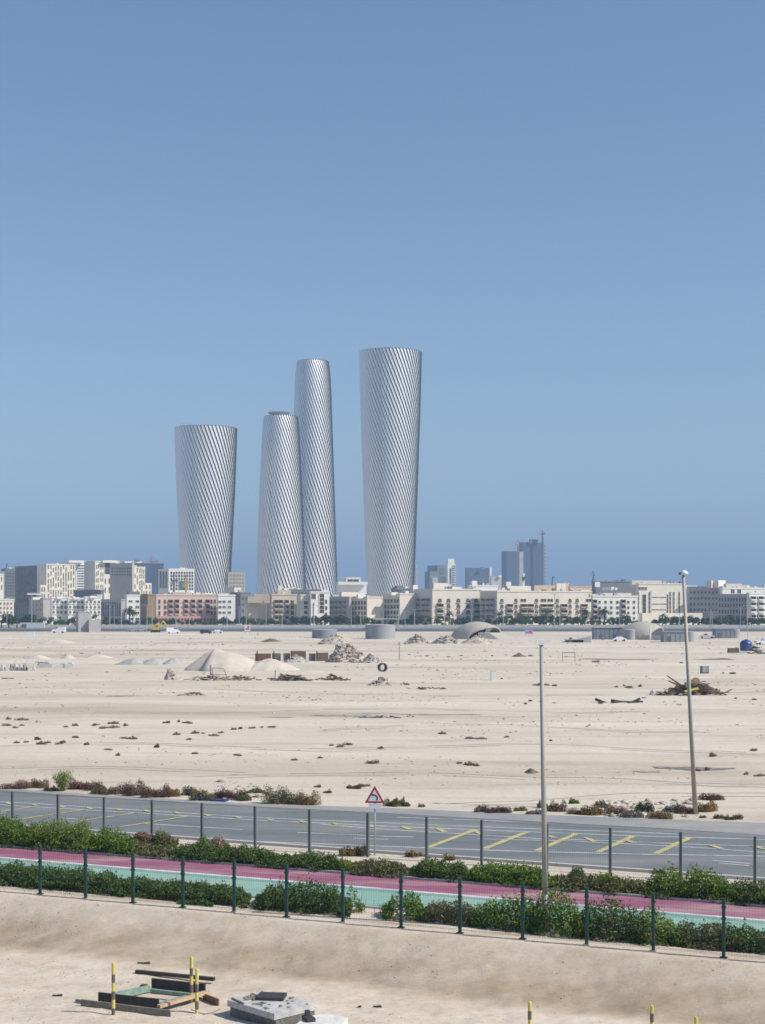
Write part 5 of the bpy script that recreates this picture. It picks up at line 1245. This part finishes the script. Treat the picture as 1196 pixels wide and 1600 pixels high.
B.fac('r', 'balcony', 'p', [1177, 1189], [935, 944.5, 954, 963.5], 7, 5.5); B.fac('r', 'window', 'p', [1183, 1196, 1202], [935, 944.5, 954, 963.5], 3, 4)
# far skyline right
B = Bld('office_tower', 'hazy stepped bluish tower group left of a slim white tower', 2400, 668, 684, 700, 884, 'w_slate', a=28)
B.box(664, 672, 690, 893, 'w_slate', d=2350); B.fac('r', 'strip', 'g', [688, 692, 697], [893, 905], 2.5, 10); B.box(672, 676, 705, 902, 'w_grey', d=2300)
B = Bld('slim_tower', 'slim white far tower with side balconies and a taller head', 2300, 697, 700, 712, 881, 'w_bright', a=22)
B.box(698, 700.5, 710, 873, 'w_bright', ybot=882); B.fac('r', 'balcony', 'p', [709.5], lin(885, 914, 9), 4, 2.2); B.fac('r', 'strip', 'g', [704], [900], 2, 24)
B = Bld('glass_block', 'hazy square glass block in the gap right of the slim white tower', 2500, 727, 731, 766, 888, 'glass_blue', a=20)
B.fac('r', 'window', 's', lin(735, 763, 7), lin(892, 912, 5), 3, 2.6); B.box(751, 752, 757, 885.5, 'w_slate', ybot=888.5); B.box(764.5, 765.5, 768.5, 887, 'w_bright', d=2480)
B = Bld('stepped_house', 'white stepped roof pavilion before the far glass block', 1000, 731, 734, 778, 916, 'w_bright', a=20)
B.box(735, 738, 746, 907.5, 'w_bright', ybot=916.5); B.box(744, 746, 765, 921, 'w_bright', ybot=930, d=985); B.fac('r', 'window', 's', [756], [926], 16, 1.6)
B = Bld('office_tower', 'dark hazy glass tower, lower of the two neighbouring far towers', 2600, 784, 792, 809, 862, 'glass_blue', a=24)
B.fac('r', 'window', 'g', lin(795, 806, 4), lin(867, 905, 11), 2.6, 2.2); B.fac('l', 'window', 'g', [786.5, 789.5], lin(867, 905, 11), 2, 2.2)
B = Bld('tower_under_construction', 'tallest dark far tower with a white core strip and a side hoist', 2500, 810, 817, 849, 848, 'glass_blue', a=20)
B.fac('r', 'window', 'g', lin(821, 846, 8), lin(852, 908, 11), 2.4, 3.2); B.box(827, 828, 842, 842.5, 'w_slate', ybot=848.5); B.box(810, 812, 818, 862, 'w_grey', d=2480)
b = MB(); zt = wz(850, 2480)
for k in range(18): b.box((wx(852, 2480)-B.org.x, -20, zt*(k+0.5)/18), (3.0, 2.5, 1.2))
b.box((wx(850.5, 2480)-B.org.x, -20, zt/2), (0.8, 0.8, zt)); b.build('hoist', M['crane_red'], B.e)
B = Bld('low_block', 'low cream blocks left of the two dark far towers', 2200, 766, 768, 784, 901, 'w_taupe', a=22); B.box(778, 779, 784, 899, 'w_cream', ybot=902)
B = Bld('sign_tower', 'narrow white pylon building before the two dark far towers', 1020, 816, 817, 820, 898, 'w_bright', a=20)
b = MB(); b.box((0.6, -0.2, wz(904, 1020)), (2.2, 0.4, 2.6)); b.build('green_panel', M['leaf_lime'], B.e)
B = Bld('lattice_mast', 'thin pale lattice mast building at the right foot of the right twisted tower', 2100, 648.5, 649.5, 652.5, 884, 'w_taupe', a=20); B.fac('r', 'window', 'y', [651], lin(888, 912, 7), 2, 1.6)

# ---- tower cranes
def crane(x, ytop, d, jl, jr, m, label, ybase=None):
    z = wz(ytop, d); e_ = empty('tower_crane', (wx(x, d), d, 0), label, 'crane'); k = 0.55*d/1000
    b_ = MB(); b_.box((0, 0, (z-3)/2), (1.4*k*1.6, 1.4*k*1.6, z-3)); b_.build('mast', M[m], e_)
    b_ = MB(); L0, L1 = jl*d/F, jr*d/F; b_.box(((L1-L0)/2, 0, z-3), (L0+L1, 1.0*k*1.6, 0.9*k*1.6)); b_.build('jib', M[m], e_)
    b_ = MB(); b_.tube((0, 0, z-3), (0, 0, z+2.5), 0.6*k, n=5); b_.tube((0, 0, z+2.5), (L1*0.8, 0, z-2.6), 0.22*k, n=4); b_.tube((0, 0, z+2.5), (-L0*0.9, 0, z-2.6), 0.22*k, n=4); b_.build('tie_bars', M[m], e_)
    b_ = MB(); b_.box((-L0*0.9, 0, z-4.5), (2.5*k*1.6, 1.6*k*1.6, 2.5*k*1.6)); b_.build('counterweight', M['w_grey'], e_)
crane(237, 873, 1500, 5, 12, 'crane_red', 'reddish tower crane before the dark glass block on the left')
crane(11, 884, 1500, 2, 6, 'crane_dark', 'small dark crane at the left edge of the skyline')
crane(224, 899, 1400, 6, 14, 'crane_red', 'second reddish crane, lower, beside the staggered slit towers')
crane(272, 900, 1000, 4, 6, 'crane_dark', 'dark little crane in front of the white framed building')
crane(291, 904, 1000, 3, 5, 'crane_yellow', 'yellow crane in front of the tall opening of the white framed building')
crane(848, 831, 2500, 5, 4, 'crane_dark', 'crane standing over the tallest dark far tower')
crane(810, 845, 2500, 2, 3, 'crane_red', 'thin crane at the left corner of the tallest dark far tower')
crane(927, 895, 1900, 4, 3, 'crane_dark', 'hazy crane above the long slate building')
e = empty('crawler_crane', (wx(858, 950), 950, 0), 'dark angled crane boom over the longest apartment block', 'crane')
b = MB(); z0 = wz(925, 950); z1 = wz(901, 950); b.tube((0, 0, z0-18), (wx(864, 950)-wx(858, 950), 0, z1), 0.45, 0.35, 6); b.tube((wx(864, 950)-wx(858, 950), 0, z1), (wx(868, 950)-wx(858, 950), 0, z1-0.8), 0.35, n=6); b.build('boom', M['crane_dark'], e)
b = MB(); b.box((0, 0, 1.6), (6, 4, 3)); b.build('cab', M['crane_dark'], e)

# ------------------------------------------------------------------ highway corridor between desert and town
b = MB(); b.face([(-1400, 700, 0.03), (1400, 700, 0.03), (1400, 812, 0.03), (-1400, 812, 0.03)]); tag(b.build('highway', M['asphalt']), kind='structure')
b = MB(); b.box((0, 0, 0.55), (1500, 0.5, 1.3)); b.box((0, -1.0, 0.2), (1500, 1.6, 0.5)); o = b.build('barrier_wall', M['hoarding'], None); o.location = (0, 690, -0.1); tag(o, 'long low dark barrier wall along the far side of the desert', 'wall')
b = MB(); b.box((0, 0, 0.6), (1500, 0.4, 1.5)); o = b.build('boundary_wall', M['concrete_pale'], None); o.location = (0, 816, 0); tag(o, 'long low pale boundary wall before the apartment blocks', 'wall')
b = MB(); b.box((0, 0, 0.5), (1500, 0.4, 0.6))
for k in range(-250, 250): b.box((k*3.0, 0, 0.2), (0.25, 0.3, 0.7))
o = b.build('guard_rail', M['galv'], None); o.location = (0, 742, 0); tag(o, 'metal guard rail in the middle of the far highway', 'guard rail')
e = empty('white_wall', (wx(51, 760), 760, 0), 'low white perimeter wall at the far left before the trees', 'wall')
b = MB(); b.box((0, 0, 1.6), (wx(71, 760)-wx(32, 760), 0.5, 3.2), -0.05); b.box((6, 0.6, 3.4), (1.5, 1.5, 1.2)); b.build('wall', M['w_bright'], e); b = MB(); b.box((-4, -0.3, 1.2), (2.2, 0.3, 2.6)); b.build('gate', M['w_slate'], e)
e = empty('utility_building', (wx(147, 690), 676, 0), 'grey windowless concrete block standing at the desert edge on the left', 'building')
C_ = corner_pt(147, 676)
b = MB(); b.box((-2.6, 3.2, 4.3), (5.4, 6.5, 8.8), R(20)); b.build('wall', M['w_grey'], e); b = MB(); b.box((2.3, 1.8, 2.7), (5.2, 5.5, 5.5), R(20)); b.build('annex', M['w_grey'], e)
b = MB(); b.box((-2.6, 3.2, 8.85), (5.7, 6.8, 0.3), R(20)); b.build('roof', M['concrete_pale'], e)
b = MB(); b.box((-3.4, -0.35, 1.2), (1.3, 0.12, 2.3), R(20)); b.build('door', M['w_slate'], e)

# tanks and sheds
def tank(x0, x1, yt, yb, m, label, rim=True):
    p_ = G((x0+x1)/2, yb); s_ = F/p_.y; r_ = (x1-x0)/2/s_; h_ = (yb-yt)/s_; p_.y += r_
    e_ = empty('storage_tank', p_, label, 'tank')
    b_ = MB(); b_.lathe((0, 0, 0), [(r_, -0.3), (r_, h_)], 36); b_.build('shell', M[m], e_, smooth=True)
    b_ = MB(); b_.lathe((0, 0, 0), [(0, h_*1.04), (r_*0.6, h_*1.03), (r_*1.015, h_*0.995), (r_*1.015, h_*0.95), (r_*1.001, h_*0.95)], 36); b_.build('roof', M['w_grey'], e_)
    b_ = MB()
    for k_ in range(8): b_.box((r_*1.01*math.sin(-0.5+k_*0.0), -r_*1.01*math.cos(-0.5), h_*(k_+.5)/8), (0.5, 0.1, 0.06), -0.5)
    b_.build('ladder', M['galv'], e_)
tank(487, 526, 984, 999.5, 'tank_blue', 'low wide grey blue tank, leftmost of the tanks')
tank(571, 618, 976.5, 999.5, 'tank_grey', 'tall wide grey tank with a white canopy behind it')
tank(978, 994, 984, 1001.5, 'tank_grey', 'small pale cylindrical tank beside the blue shed')
tank(1069, 1087, 987, 1004, 'tank_grey', 'small pale tank behind the leaning lamp post')
tank(1143, 1158, 983, 998, 'tank_grey', 'small pale tank at the end of the right grey shed')
def shed(x0, x1, yt, yb, m, label, dep=6):
    p_ = G((x0+x1)/2, yb); s_ = F/p_.y; w_ = (x1-x0)/s_; h_ = (yb-yt)/s_
    e_ = empty('site_shed', p_, label, 'shed')
    b_ = MB(); b_.box((0, dep/2, h_/2-0.1), (w_, dep, h_+0.2), 0.0); b_.build('wall', M[m], e_)
    b_ = MB(); b_.box((0, dep/2, h_+0.06), (w_+0.4, dep+0.4, 0.16), 0.0); b_.build('roof', M['tank_grey'], e_)
    b_ = MB(); b_.box((-w_*0.25, -0.05, 1.0), (0.9, 0.12, 2.0)); b_.build('door', M['w_slate'], e_)
    b_ = MB()
    for k_ in range(int(w_/1.5)): b_.box((-w_/2+0.75+k_*1.5, -0.04, h_/2), (0.08, 0.1, h_-0.1))
    b_.build('rib', M[m], e_)['kind'] = 'stuff'
shed(929, 972, 981, 1000, 'tank_blue', 'large slate blue site shed left of the arched station shell')
shed(972, 979, 984, 1000, 'w_slate', 'dark narrow shed between the blue shed and the small tank', 4)
shed(1038, 1070, 987.5, 1004, 'tank_grey', 'grey site shed behind the leaning lamp post')
shed(1119, 1147, 983, 998, 'tank_blue', 'slate site shed near the right edge')
shed(885, 912, 1000, 1006, 'w_slate', 'very low dark container right of the near lamp post', 3)
# road ramp
a_, b__ = G(868, 1006), G(900, 1006)
b = MB(); b.add([(0, 0, 0), (11, 0, 2.3), (11, 4, 2.3), (0, 4, 0), (0, 0, -0.3), (11, 0, -0.3), (11, 4, -0.3), (0, 4, -0.3)], [(0, 1, 2, 3), (0, 4, 5, 1), (1, 5, 6, 2), (2, 6, 7, 3), (3, 7, 4, 0)])
o = b.build('ramp', M['w_grey'], None); o.location = a_; tag(o, 'short grey concrete ramp on the desert right of the near lamp post', 'ramp')

# station shells
def shell(x0, x1, yt, yb, label, mouth, depthm=12):
    p_ = G((x0+x1)/2, yb); s_ = F/p_.y; L = (x1-x0)/s_; H_ = (yb-yt)/s_; p_.y += depthm/2
    e_ = empty('station_shell', p_, label, 'station entrance')
    nu, nv = 26, 20; V = []; Fq = []
    for i in range(nu+1):
        u = i/nu; x = -L/2+L*u*mouth
        hh = H_*math.sin(min(1, (u*0.88+0.0))**0.72*math.pi*0.62)/1.0
        hh = H_*(1-((u-0.62)/0.62)**2)**0.55 if u < 0.62 else H_*(1-0.28*((u-0.62)/0.38)**2)
        for j in range(nv+1):
            v = math.pi*j/nv
            V.append((x+(0.13*L*math.sin(v)*u**4 if mouth < 0.9 else 0.10*L*math.sin(v)*u**4)-(0.34 if mouth < 0.9 else 0.16)*L*u**4*(math.cos(v)+1)/2*(1-0.5*math.sin(v)), -math.cos(v)*depthm/2*(0.18+0.82*math.sqrt(max(0, hh/H_))), max(0.0, math.sin(v))**0.8*hh-0.2))
    for i in range(nu):
        for j in range(nv): a = i*(nv+1)+j; Fq.append((a, a+1, a+nv+2, a+nv+1))
    o_ = npmesh('roof_shell', V, Fq, M['shell'], e_, smooth=True)
    sm = o_.modifiers.new('thickness', 'SOLIDIFY'); sm.thickness = 0.5; sm.offset = 1
    # seams
    b_ = MB()
    for i in range(2, nu, 2):
        for j in range(nv):
            b_.tube(V[i*(nv+1)+j], V[i*(nv+1)+j+1], 0.04, n=3, cap=False)
    b_.build('panel_seams', M['w_taupe'], e_).location = (0, 0, 0.0)
    # glazed mouth
    row = [V[nu*(nv+1)+j] for j in range(nv+1)]
    b_ = MB(); b_.face([(q_[0]-0.25, q_[1]*0.97, q_[2]*0.97) for q_ in row]); b_.build('glazing', M['glass_dark'], e_)
    e_.rotation_euler = (0, 0, R(-32) if mouth < 0.9 else R(-24))
    return e_, L, H_
e, L, H_ = shell(705, 802, 970.5, 1000, 'domed sand coloured station shell with a dark glazed mouth on its right', 0.70, 13)
b = MB(); b.add([(L*0.10, -6.2, 0), (L*0.5, -5.5, 0), (L*0.5, 5.5, 0), (L*0.10, 6.2, 0), (L*0.10, -5.6, 2.6), (L*0.27, -4.6, 2.4), (L*0.27, 4.6, 2.4), (L*0.10, 5.6, 2.6)], [(0, 1, 5, 4), (1, 2, 6, 5), (2, 3, 7, 6), (4, 5, 6, 7)]); b.build('apron', M['shell'], e)
b = MB()
for k in range(3): b.tube((L*0.21+0.3*k, -5.2+k*0.3, 2.2), (L*0.2, -2+k*2, H_*0.8), 0.10, n=5)
b.build('mullion', M['galv'], e)
e, L, H_ = shell(968, 1040, 970.5, 1001, 'arched sand coloured station shell behind the small pale tank', 0.93, 14)
b = MB(); b.tube((L*0.36, -6.5, -0.2), (L*0.36, -6.5, H_*0.62), 0.3, n=10); b.build('column', M['w_bright'], e)
b = MB(); b.box((L*0.44, -6, 0.8), (5.0, 1.0, 2.0)); b.build('side_wall', M['w_grey'], e)
# blue water tank and equipment at right
p = G(1166, 1017); e = empty('water_tank', p, 'round dark blue plastic water tank near the right edge', 'water tank'); s = F/p.y; r_ = 9.5/s; h_ = 18/s
b = MB(); b.lathe((0, 0, 0), [(r_*0.95, 0), (r_, h_*0.3), (r_*0.96, h_*0.33), (r_, h_*0.36), (r_, h_*0.7), (r_*0.6, h_*0.92), (r_*0.25, h_*0.95), (r_*0.25, h_), (0, h_)], 24); b.build('tank_body', M['plastic_blue'], e, smooth=True)
b = MB(); b.tube((0.4, 0, h_*0.9), (0.4, 0, h_*2.2), 0.07, n=6); b.build('pipe', M['galv'], e)
p = G(1146, 1020); b = MB(); b.box((0, 0, 0.65), (2.6, 1.4, 1.1), 0.05); b.box((0, 0, 0.08), (2.8, 1.5, 0.1), 0.05); b.box((0.9, 0, 1.28), (0.5, 0.6, 0.18)); o = b.build('generator', M['scrap'], None); o.location = p; tag(o, 'dark low generator box left of the blue water tank', 'generator')
debris('scrap_pile', 1180, 1021, 34, 13, 'dark scrap and equipment heap under the blue water tank', 26, ['board_black', 'scrap', 'tank_grey', 'w_grey'], big=1.5)
p = G(586, 999); e = empty('canopy', G(604, 984), 'thin white canopy behind the tall wide grey tank', 'canopy'); s = F/e.location.y
b = MB(); b.box((0, 0, 17/s), (42/s, 5, 1.0/s)); b.build('roof', M['w_bright'], e); b = MB()
for k in (-1, 0, 1): b.tube((k*17/s, 0, 0), (k*17/s, 0, 17/s), 0.2, n=6)
b.build('column', M['w_grey'], e)

# ---- vehicles on the far corridor
def car_proto(kind, m):
    e_ = empty('parked_car', (0, 0, 0), 'x', 'car')
    if kind == 'car': L, W_, prof = 4.5, 1.8, [(-2.25, .35), (-2.25, .85), (-1.5, .95), (-0.9, 1.45), (0.7, 1.48), (1.35, 1.0), (2.2, .85), (2.25, .35)]
    elif kind == 'suv': L, W_, prof = 4.9, 1.95, [(-2.45, .4), (-2.45, 1.1), (-2.2, 1.75), (0.8, 1.8), (1.4, 1.15), (2.4, 1.0), (2.45, .4)]
    elif kind == 'van': L, W_, prof = 5.6, 2.1, [(-2.8, .4), (-2.8, 2.4), (1.3, 2.45), (2.1, 1.4), (2.8, 1.15), (2.8, .4)]
    else: L, W_, prof = 5.4, 1.95, [(-2.7, .45), (-2.7, 1.1), (-0.5, 1.1), (-0.4, 1.75), (0.8, 1.78), (1.5, 1.15), (2.6, 1.0), (2.7, .45)]
    n_ = len(prof); b_ = MB()
    vs = [(x_, -W_/2+(0.15 if z_ > 1.2 else 0), z_) for x_, z_ in prof]+[(x_, W_/2-(0.15 if z_ > 1.2 else 0), z_) for x_, z_ in prof]
    b_.add(vs, [tuple(range(n_)), tuple(range(2*n_-1, n_-1, -1))]+[(i, n_+i, n_+(i+1) % n_, (i+1) % n_) for i in range(n_)]); b_.build('body', m, e_)
    b_ = MB(); zt = max(z_ for _, z_ in prof); xs_ = [x_ for x_, z_ in prof if z_ > zt-0.12]
    for sg in (-1, 1): b_.add([(min(xs_)+.15 if kind != 'van' else 0.2, sg*(W_/2-0.02), zt-0.5), (max(xs_)+.45, sg*(W_/2-0.02), zt-0.5), (max(xs_), sg*(W_/2-0.12), zt-0.1), (min(xs_)+.2 if kind != 'van' else 0.2, sg*(W_/2-0.12), zt-0.1)], [(0, 1, 2, 3)])
    b_.add([(max(xs_)+.05, -W_/2+.25, zt-0.05), (max(xs_)+.05, W_/2-.25, zt-0.05), (max(xs_)+.62, W_/2-.15, zt-0.52), (max(xs_)+.62, -W_/2+.15, zt-0.52)], [(0, 1, 2, 3)]); b_.build('side_window', M['car_glass'], e_)
    for sx in (-1, 1):
        for sy in (-1, 1):
            b_ = MB(); b_.tube((sx*L*0.31, sy*(W_/2-0.22), 0.34), (sx*L*0.31, sy*(W_/2+0.02), 0.34), 0.34, n=14); b_.build('wheel', M['tyre'], e_)
    return e_
VH = [('car', 'car_white'), ('suv', 'car_black'), ('van', 'car_white'), ('pickup', 'car_white'), ('car', 'car_silver'), ('car', 'car_red')]
PR = {}
def put_car(kind, m, x, y, rz, label, group=None, d=None):
    k = (kind, m)
    if k not in PR: PR[k] = car_proto(kind, M[m]); o_ = PR[k]
    else: o_ = copy_tree(PR[k])
    p_ = G(x, y) if d is None else Vector((wx(x, d), d, 0)); o_.location = (p_.x, p_.y, gzs(p_.x, p_.y)+0.02); o_.rotation_euler = (0, 0, rz)
    o_['label'] = label; o_['category'] = {'van': 'van', 'pickup': 'pickup'}.get(kind, 'car')
    o_.name = {'van': 'parked_van', 'pickup': 'pickup_truck', 'suv': 'parked_car', 'car': 'parked_car'}[kind]
    if group: o_['group'] = group
    elif 'group' in o_: del o_['group']
put_car('pickup', 'car_white', 1105, 998, 2.9, 'white pickup on the sand between grey sheds at the right')
put_car('suv', 'car_black', 322, 990, 0.1, 'black car on the far highway right of the pink hotel')
put_car('car', 'car_white', 340, 989, 0.0, 'white car just right of the black car on the far highway')
put_car('van', 'car_white', 271, 990, 0.2, 'white van on the far highway before the pink hotel')
put_car('van', 'car_white', 92, 990, 3.1, 'white van on the far highway at the left')
put_car('car', 'car_silver', 208, 987, 0, 'silver car on the far highway before the narrow white block')
put_car('car', 'car_silver', 222, 987, 0, 'silver car at the left of the yellow excavator')
put_car('pickup', 'car_white', 1194, 1010, 0.2, 'white pickup cut by the right edge behind the blue water tank')
put_car('car', 'car_white', 968, 1003.5, 0.1, 'low white vehicle by the small pale tank')
for i, x in enumerate([424, 440, 452, 657, 672, 787, 797, 808, 830, 846, 868, 893, 951, 966, 1050, 1131]):
    k = [('car', 'car_white'), ('car', 'car_silver'), ('suv', 'car_black'), ('car', 'car_white')][i % 4]
    put_car(k[0], k[1], x, 0, random.choice([0, 3.14])+random.uniform(-.1, .1), {'car_white': 'small white car parked in the row before the apartment blocks', 'car_silver': 'small silver car parked in the row before the apartment blocks', 'car_black': 'small black car parked in the row before the apartment blocks'}[k[1]], 'cars parked before the apartment blocks', d=826)
# yellow excavator
p = G(247, 988); e = empty('excavator', p, 'yellow excavator at the highway before the pink hotel', 'excavator'); b = MB(); b.box((-1.2, 0, 1.9), (3.0, 2.4, 1.6)); b.box((-0.2, -0.6, 3.0), (1.4, 1.2, 1.3)); b.build('cab', M['crane_yellow'], e)
b = MB(); b.box((-1.0, -1, .5), (3.8, 0.6, 0.9)); b.box((-1.0, 1, .5), (3.8, 0.6, 0.9)); b.build('tracks', M['tyre'], e); b = MB(); b.tube((0.5, 0, 2.2), (2.2, 0, 5.0), .35, n=6); b.tube((2.2, 0, 5.0), (3.8, 0, 3.0), .28, n=6); b.box((3.8, 0, 2.5), (1.0, 1.0, 1.0)); b.build('arm', M['crane_yellow'], e)
# billboards (unreadable at this distance)
def board(x, yt, yb, ybase, wpx, mats_, label):
    p_ = G(x, ybase); s_ = F/p_.y; e_ = empty('billboard', p_, label, 'billboard'); zt_, zb_ = (ybase-yt)/s_, (ybase-yb)/s_; W_ = wpx/s_
    b_ = MB(); 
    for sg in (-1, 1): b_.tube((sg*W_*0.4, 0.1, -0.1), (sg*W_*0.4, 0.1, zt_), 0.12, n=6)
    b_.build('post', M['galv'], e_)
    b_ = MB(); b_.box((0, 0, (zt_+zb_)/2), (W_, 0.12, zt_-zb_)); b_.build('panel', M[mats_[0]], e_)
    b_ = MB(); b_.box((W_*0.15, -0.07, (zt_+zb_)/2), (W_*0.35, 0.03, (zt_-zb_)*0.7)); b_.box((-W_*0.2, -0.068, (zt_+zb_)/2-0.3), (W_*0.3, 0.03, (zt_-zb_)*0.3)); b_.build('picture', M[mats_[1]], e_)
board(387, 976.5, 986, 991, 9, ['sign_white', 'board_pink'], 'small white and red billboard at the desert edge left of centre')
board(827, 984, 990.5, 993, 13, ['board_sky', 'board_pink'], 'pink and pale blue billboard right of the domed station shell')
board(120, 972, 979, 984, 7, ['board_pink', 'sign_red'], 'little pink board left of the grey concrete block')
p = G(49, 996); b = MB(); b.box((0, 0, 1.2), (2.4, 0.4, 1.8)); b.tube((-.9, .1, 0), (-.9, .1, 1.2), .08, n=5); b.tube((.9, .1, 0), (.9, .1, 1.2), .08, n=5); o = b.build('notice_board', M['sign_white'], None); o.location = p; tag(o, 'small white notice board at the far left desert edge', 'sign')

# ---- street masts of the far highway
lamps = [(11, 944, 'pole'), (50, 926, 'pole'), (134, 956), (172, 944), (179, 948), (190, 942), (219, 946), (230, 945), (238, 942), (275, 958), (296, 958), (355, 945), (374, 948), (385, 950), (416, 945), (441, 955), (486, 946), (491, 946), (549, 948), (564, 956), (599, 950), (623, 952), (633, 955), (648, 952),
         (675, 948), (695, 950), (737, 952), (867, 928), (875, 962), (787, 962), (968, 952), (1062, 958), (1110, 952), (1113, 956), (1157, 948), (1168, 946)]
lp = None
for i, t_ in enumerate(sorted(lamps, key=lambda q: q[0])):
    x, yt = t_[0], t_[1]; d = 700 if i % 2 else 745; h_ = wz(yt, d)
    if lp is None:
        lp = empty('highway_lamp', (0, 0, 0), 'x', 'street lamp', 'lamp masts along the far highway')
        b = MB(); b.tube((0, 0, 0), (0, 0, 1), 0.19, 0.12, 6); b.build('pole', M['galv'], lp)
        b = MB(); b.box((0.9, 0, 0.995), (2.2, 0.3, 0.012)); b.box((-0.9, 0, 0.995), (2.2, 0.3, 0.012)); b.build('lamp_head', M['galv'], lp); o_ = lp
    else: o_ = copy_tree(lp)
    o_.location = (wx(x, d), d, 0); o_.scale = (1, 1, h_)
    o_['label'] = 'tall thin lamp mast along the far highway'; o_['group'] = 'lamp masts along the far highway'

# ---- trees before the town
def tree_proto(kind, k):
    e_ = empty('round_tree', (0, 0, 0), 'x', 'tree')
    if kind == 'palm':
        e_.name = 'palm_tree'
        b_ = MB(); b_.tube((0, 0, 0), (0.2, 0, 6.5), 0.28, 0.2, 8); b_.build('trunk', M['bark'], e_)
        V = []; Fq = []
        for i in range(26):
            a = i*2.4; el = random.uniform(-0.4, 1.2); p_ = np.array([0.2, 0, 6.5]); dv = np.array([math.cos(a)*math.cos(el), math.sin(a)*math.cos(el), math.sin(el)]); side = np.array([-math.sin(a), math.cos(a), 0])
            L_ = 2.9; last = None
            for j in range(6):
                w_ = 0.32*(1-abs(j/5-0.4)); V += [tuple(p_-side*w_), tuple(p_+side*w_)]
                if j: n0 = len(V)-4; Fq.append((n0, n0+1, n0+3, n0+2))
                p_ = p_+dv*L_/5; dv = dv+np.array([0, 0, -0.28]); dv /= np.linalg.norm(dv)
        npmesh('crown', V, Fq, M['leaf_palm'], e_)
    else:
        h_ = random.uniform(3.6, 4.6)
        b_ = MB(); b_.tube((0, 0, 0), (0.1, 0, h_*0.45), 0.2, 0.13, 7)
        for _ in range(5): b_.tube((0.1, 0, h_*0.4), (random.uniform(-1.2, 1.2), random.uniform(-1, 1), h_*random.uniform(.6, .85)), 0.09, 0.03, 5)
        b_.build('trunk', M['bark'], e_)
        P = []; C = [(random.uniform(-1.5, 1.5), random.uniform(-1, 1), random.uniform(h_*0.45, h_*0.85), random.uniform(.7, 1.25)) for _ in range(7)]
        for c_ in C:
            for _ in range(110):
                v_ = rng.normal(size=3); v_ /= np.linalg.norm(v_); P.append((c_[0]+v_[0]*c_[3]*rng.random()**.4, c_[1]+v_[1]*c_[3]*rng.random()**.4, c_[2]+v_[2]*c_[3]*0.8*rng.random()**.4))
        V, Fq = leaves(np.array(P), 0.30, 1.5); npmesh('crown', V, Fq, M['leaf_tree' if k % 2 else 'leaf_dark'], e_)
    return e_
TP = [tree_proto('round', 0), tree_proto('round', 1), tree_proto('round', 2), tree_proto('palm', 3)]
tu = [False]*4
TL = [(x, 1.5, 0) for x in (3, 14, 26, 38, 50)]+[(x, 1.0, 0) for x in (60, 74, 92, 105, 118, 170, 181, 258, 268, 303, 312, 340, 352)]+[(205, 1.2, 3), (209, 1.0, 3), (150, .9, 3), (238, 1.1, 0)]
TL += [(x, 1.25, 0) for x in (382, 388, 471, 480, 492, 500, 508, 516, 524, 532, 562, 570, 640, 648, 656, 664)]+[(x, 1.0, 0) for x in (410, 425, 446, 458, 542, 553, 583, 612, 632, 690, 712, 728, 742)]
TL += [(x, 1.25, 0) for x in (785, 796, 806, 818, 833, 846, 861, 872, 882, 898, 908, 925, 955, 968, 980)]+[(701, 1.1, 3), (781, 1.1, 3), (812, 1.1, 3), (854, 1.1, 3), (915, 1.1, 3), (944, 1.1, 3), (1034, .8, 3)]
TL += [(x_, random.uniform(.55, .95), 0) for x_ in np.arange(64, 1200, 10.5)]
TL += [(x, 1.15, 0) for x in (1030, 1040, 1050, 1060, 1072, 1084, 1096, 1106, 1116, 1130, 1142, 1154, 1165, 1176, 1186, 1197)]
for x, sc, kd in TL:
    k = 3 if kd == 3 else random.randrange(3)
    o_ = TP[k] if not tu[k] else copy_tree(TP[k]); tu[k] = True
    d = 842 if x > 60 else 800
    d += random.uniform(-5, 5)
    o_.location = (wx(x+random.uniform(-1.5, 1.5), d), d, 0); sc *= random.uniform(.95, 1.3); o_.scale = (sc*1.35, sc, sc); o_.rotation_euler = (0, 0, random.uniform(0, 6.28))
    if k == 3: tag(o_, 'feathery palm tree before the apartment blocks', 'palm tree', 'palms in front of the town')
    else: tag(o_, 'small dark green round tree before the apartment blocks', 'tree', 'small trees in front of the town')
o = None

# ------------------------------------------------------------------ haze: the air itself
b = MB(); b.box((0, 0, 210), (21000, 21000, 430)); o = b.build('haze', [], None)
hm = bpy.data.materials.new('haze_air'); hm.use_nodes = True; nt = hm.node_tree; nt.nodes.remove(nt.nodes['Principled BSDF'])
pv = nt.nodes.new('ShaderNodeVolumePrincipled'); pv.inputs['Color'].default_value = (0.46, 0.68, 0.97, 1); pv.inputs['Density'].default_value = HAZE; pv.inputs['Anisotropy'].default_value = 0.0
nt.links.new(pv.outputs[0], nt.nodes['Material Output'].inputs['Volume']); o.data.materials.append(hm)
o.location = (0, 4500, 0); tag(o, 'pale blue haze over the whole plain', 'haze', kind='stuff')
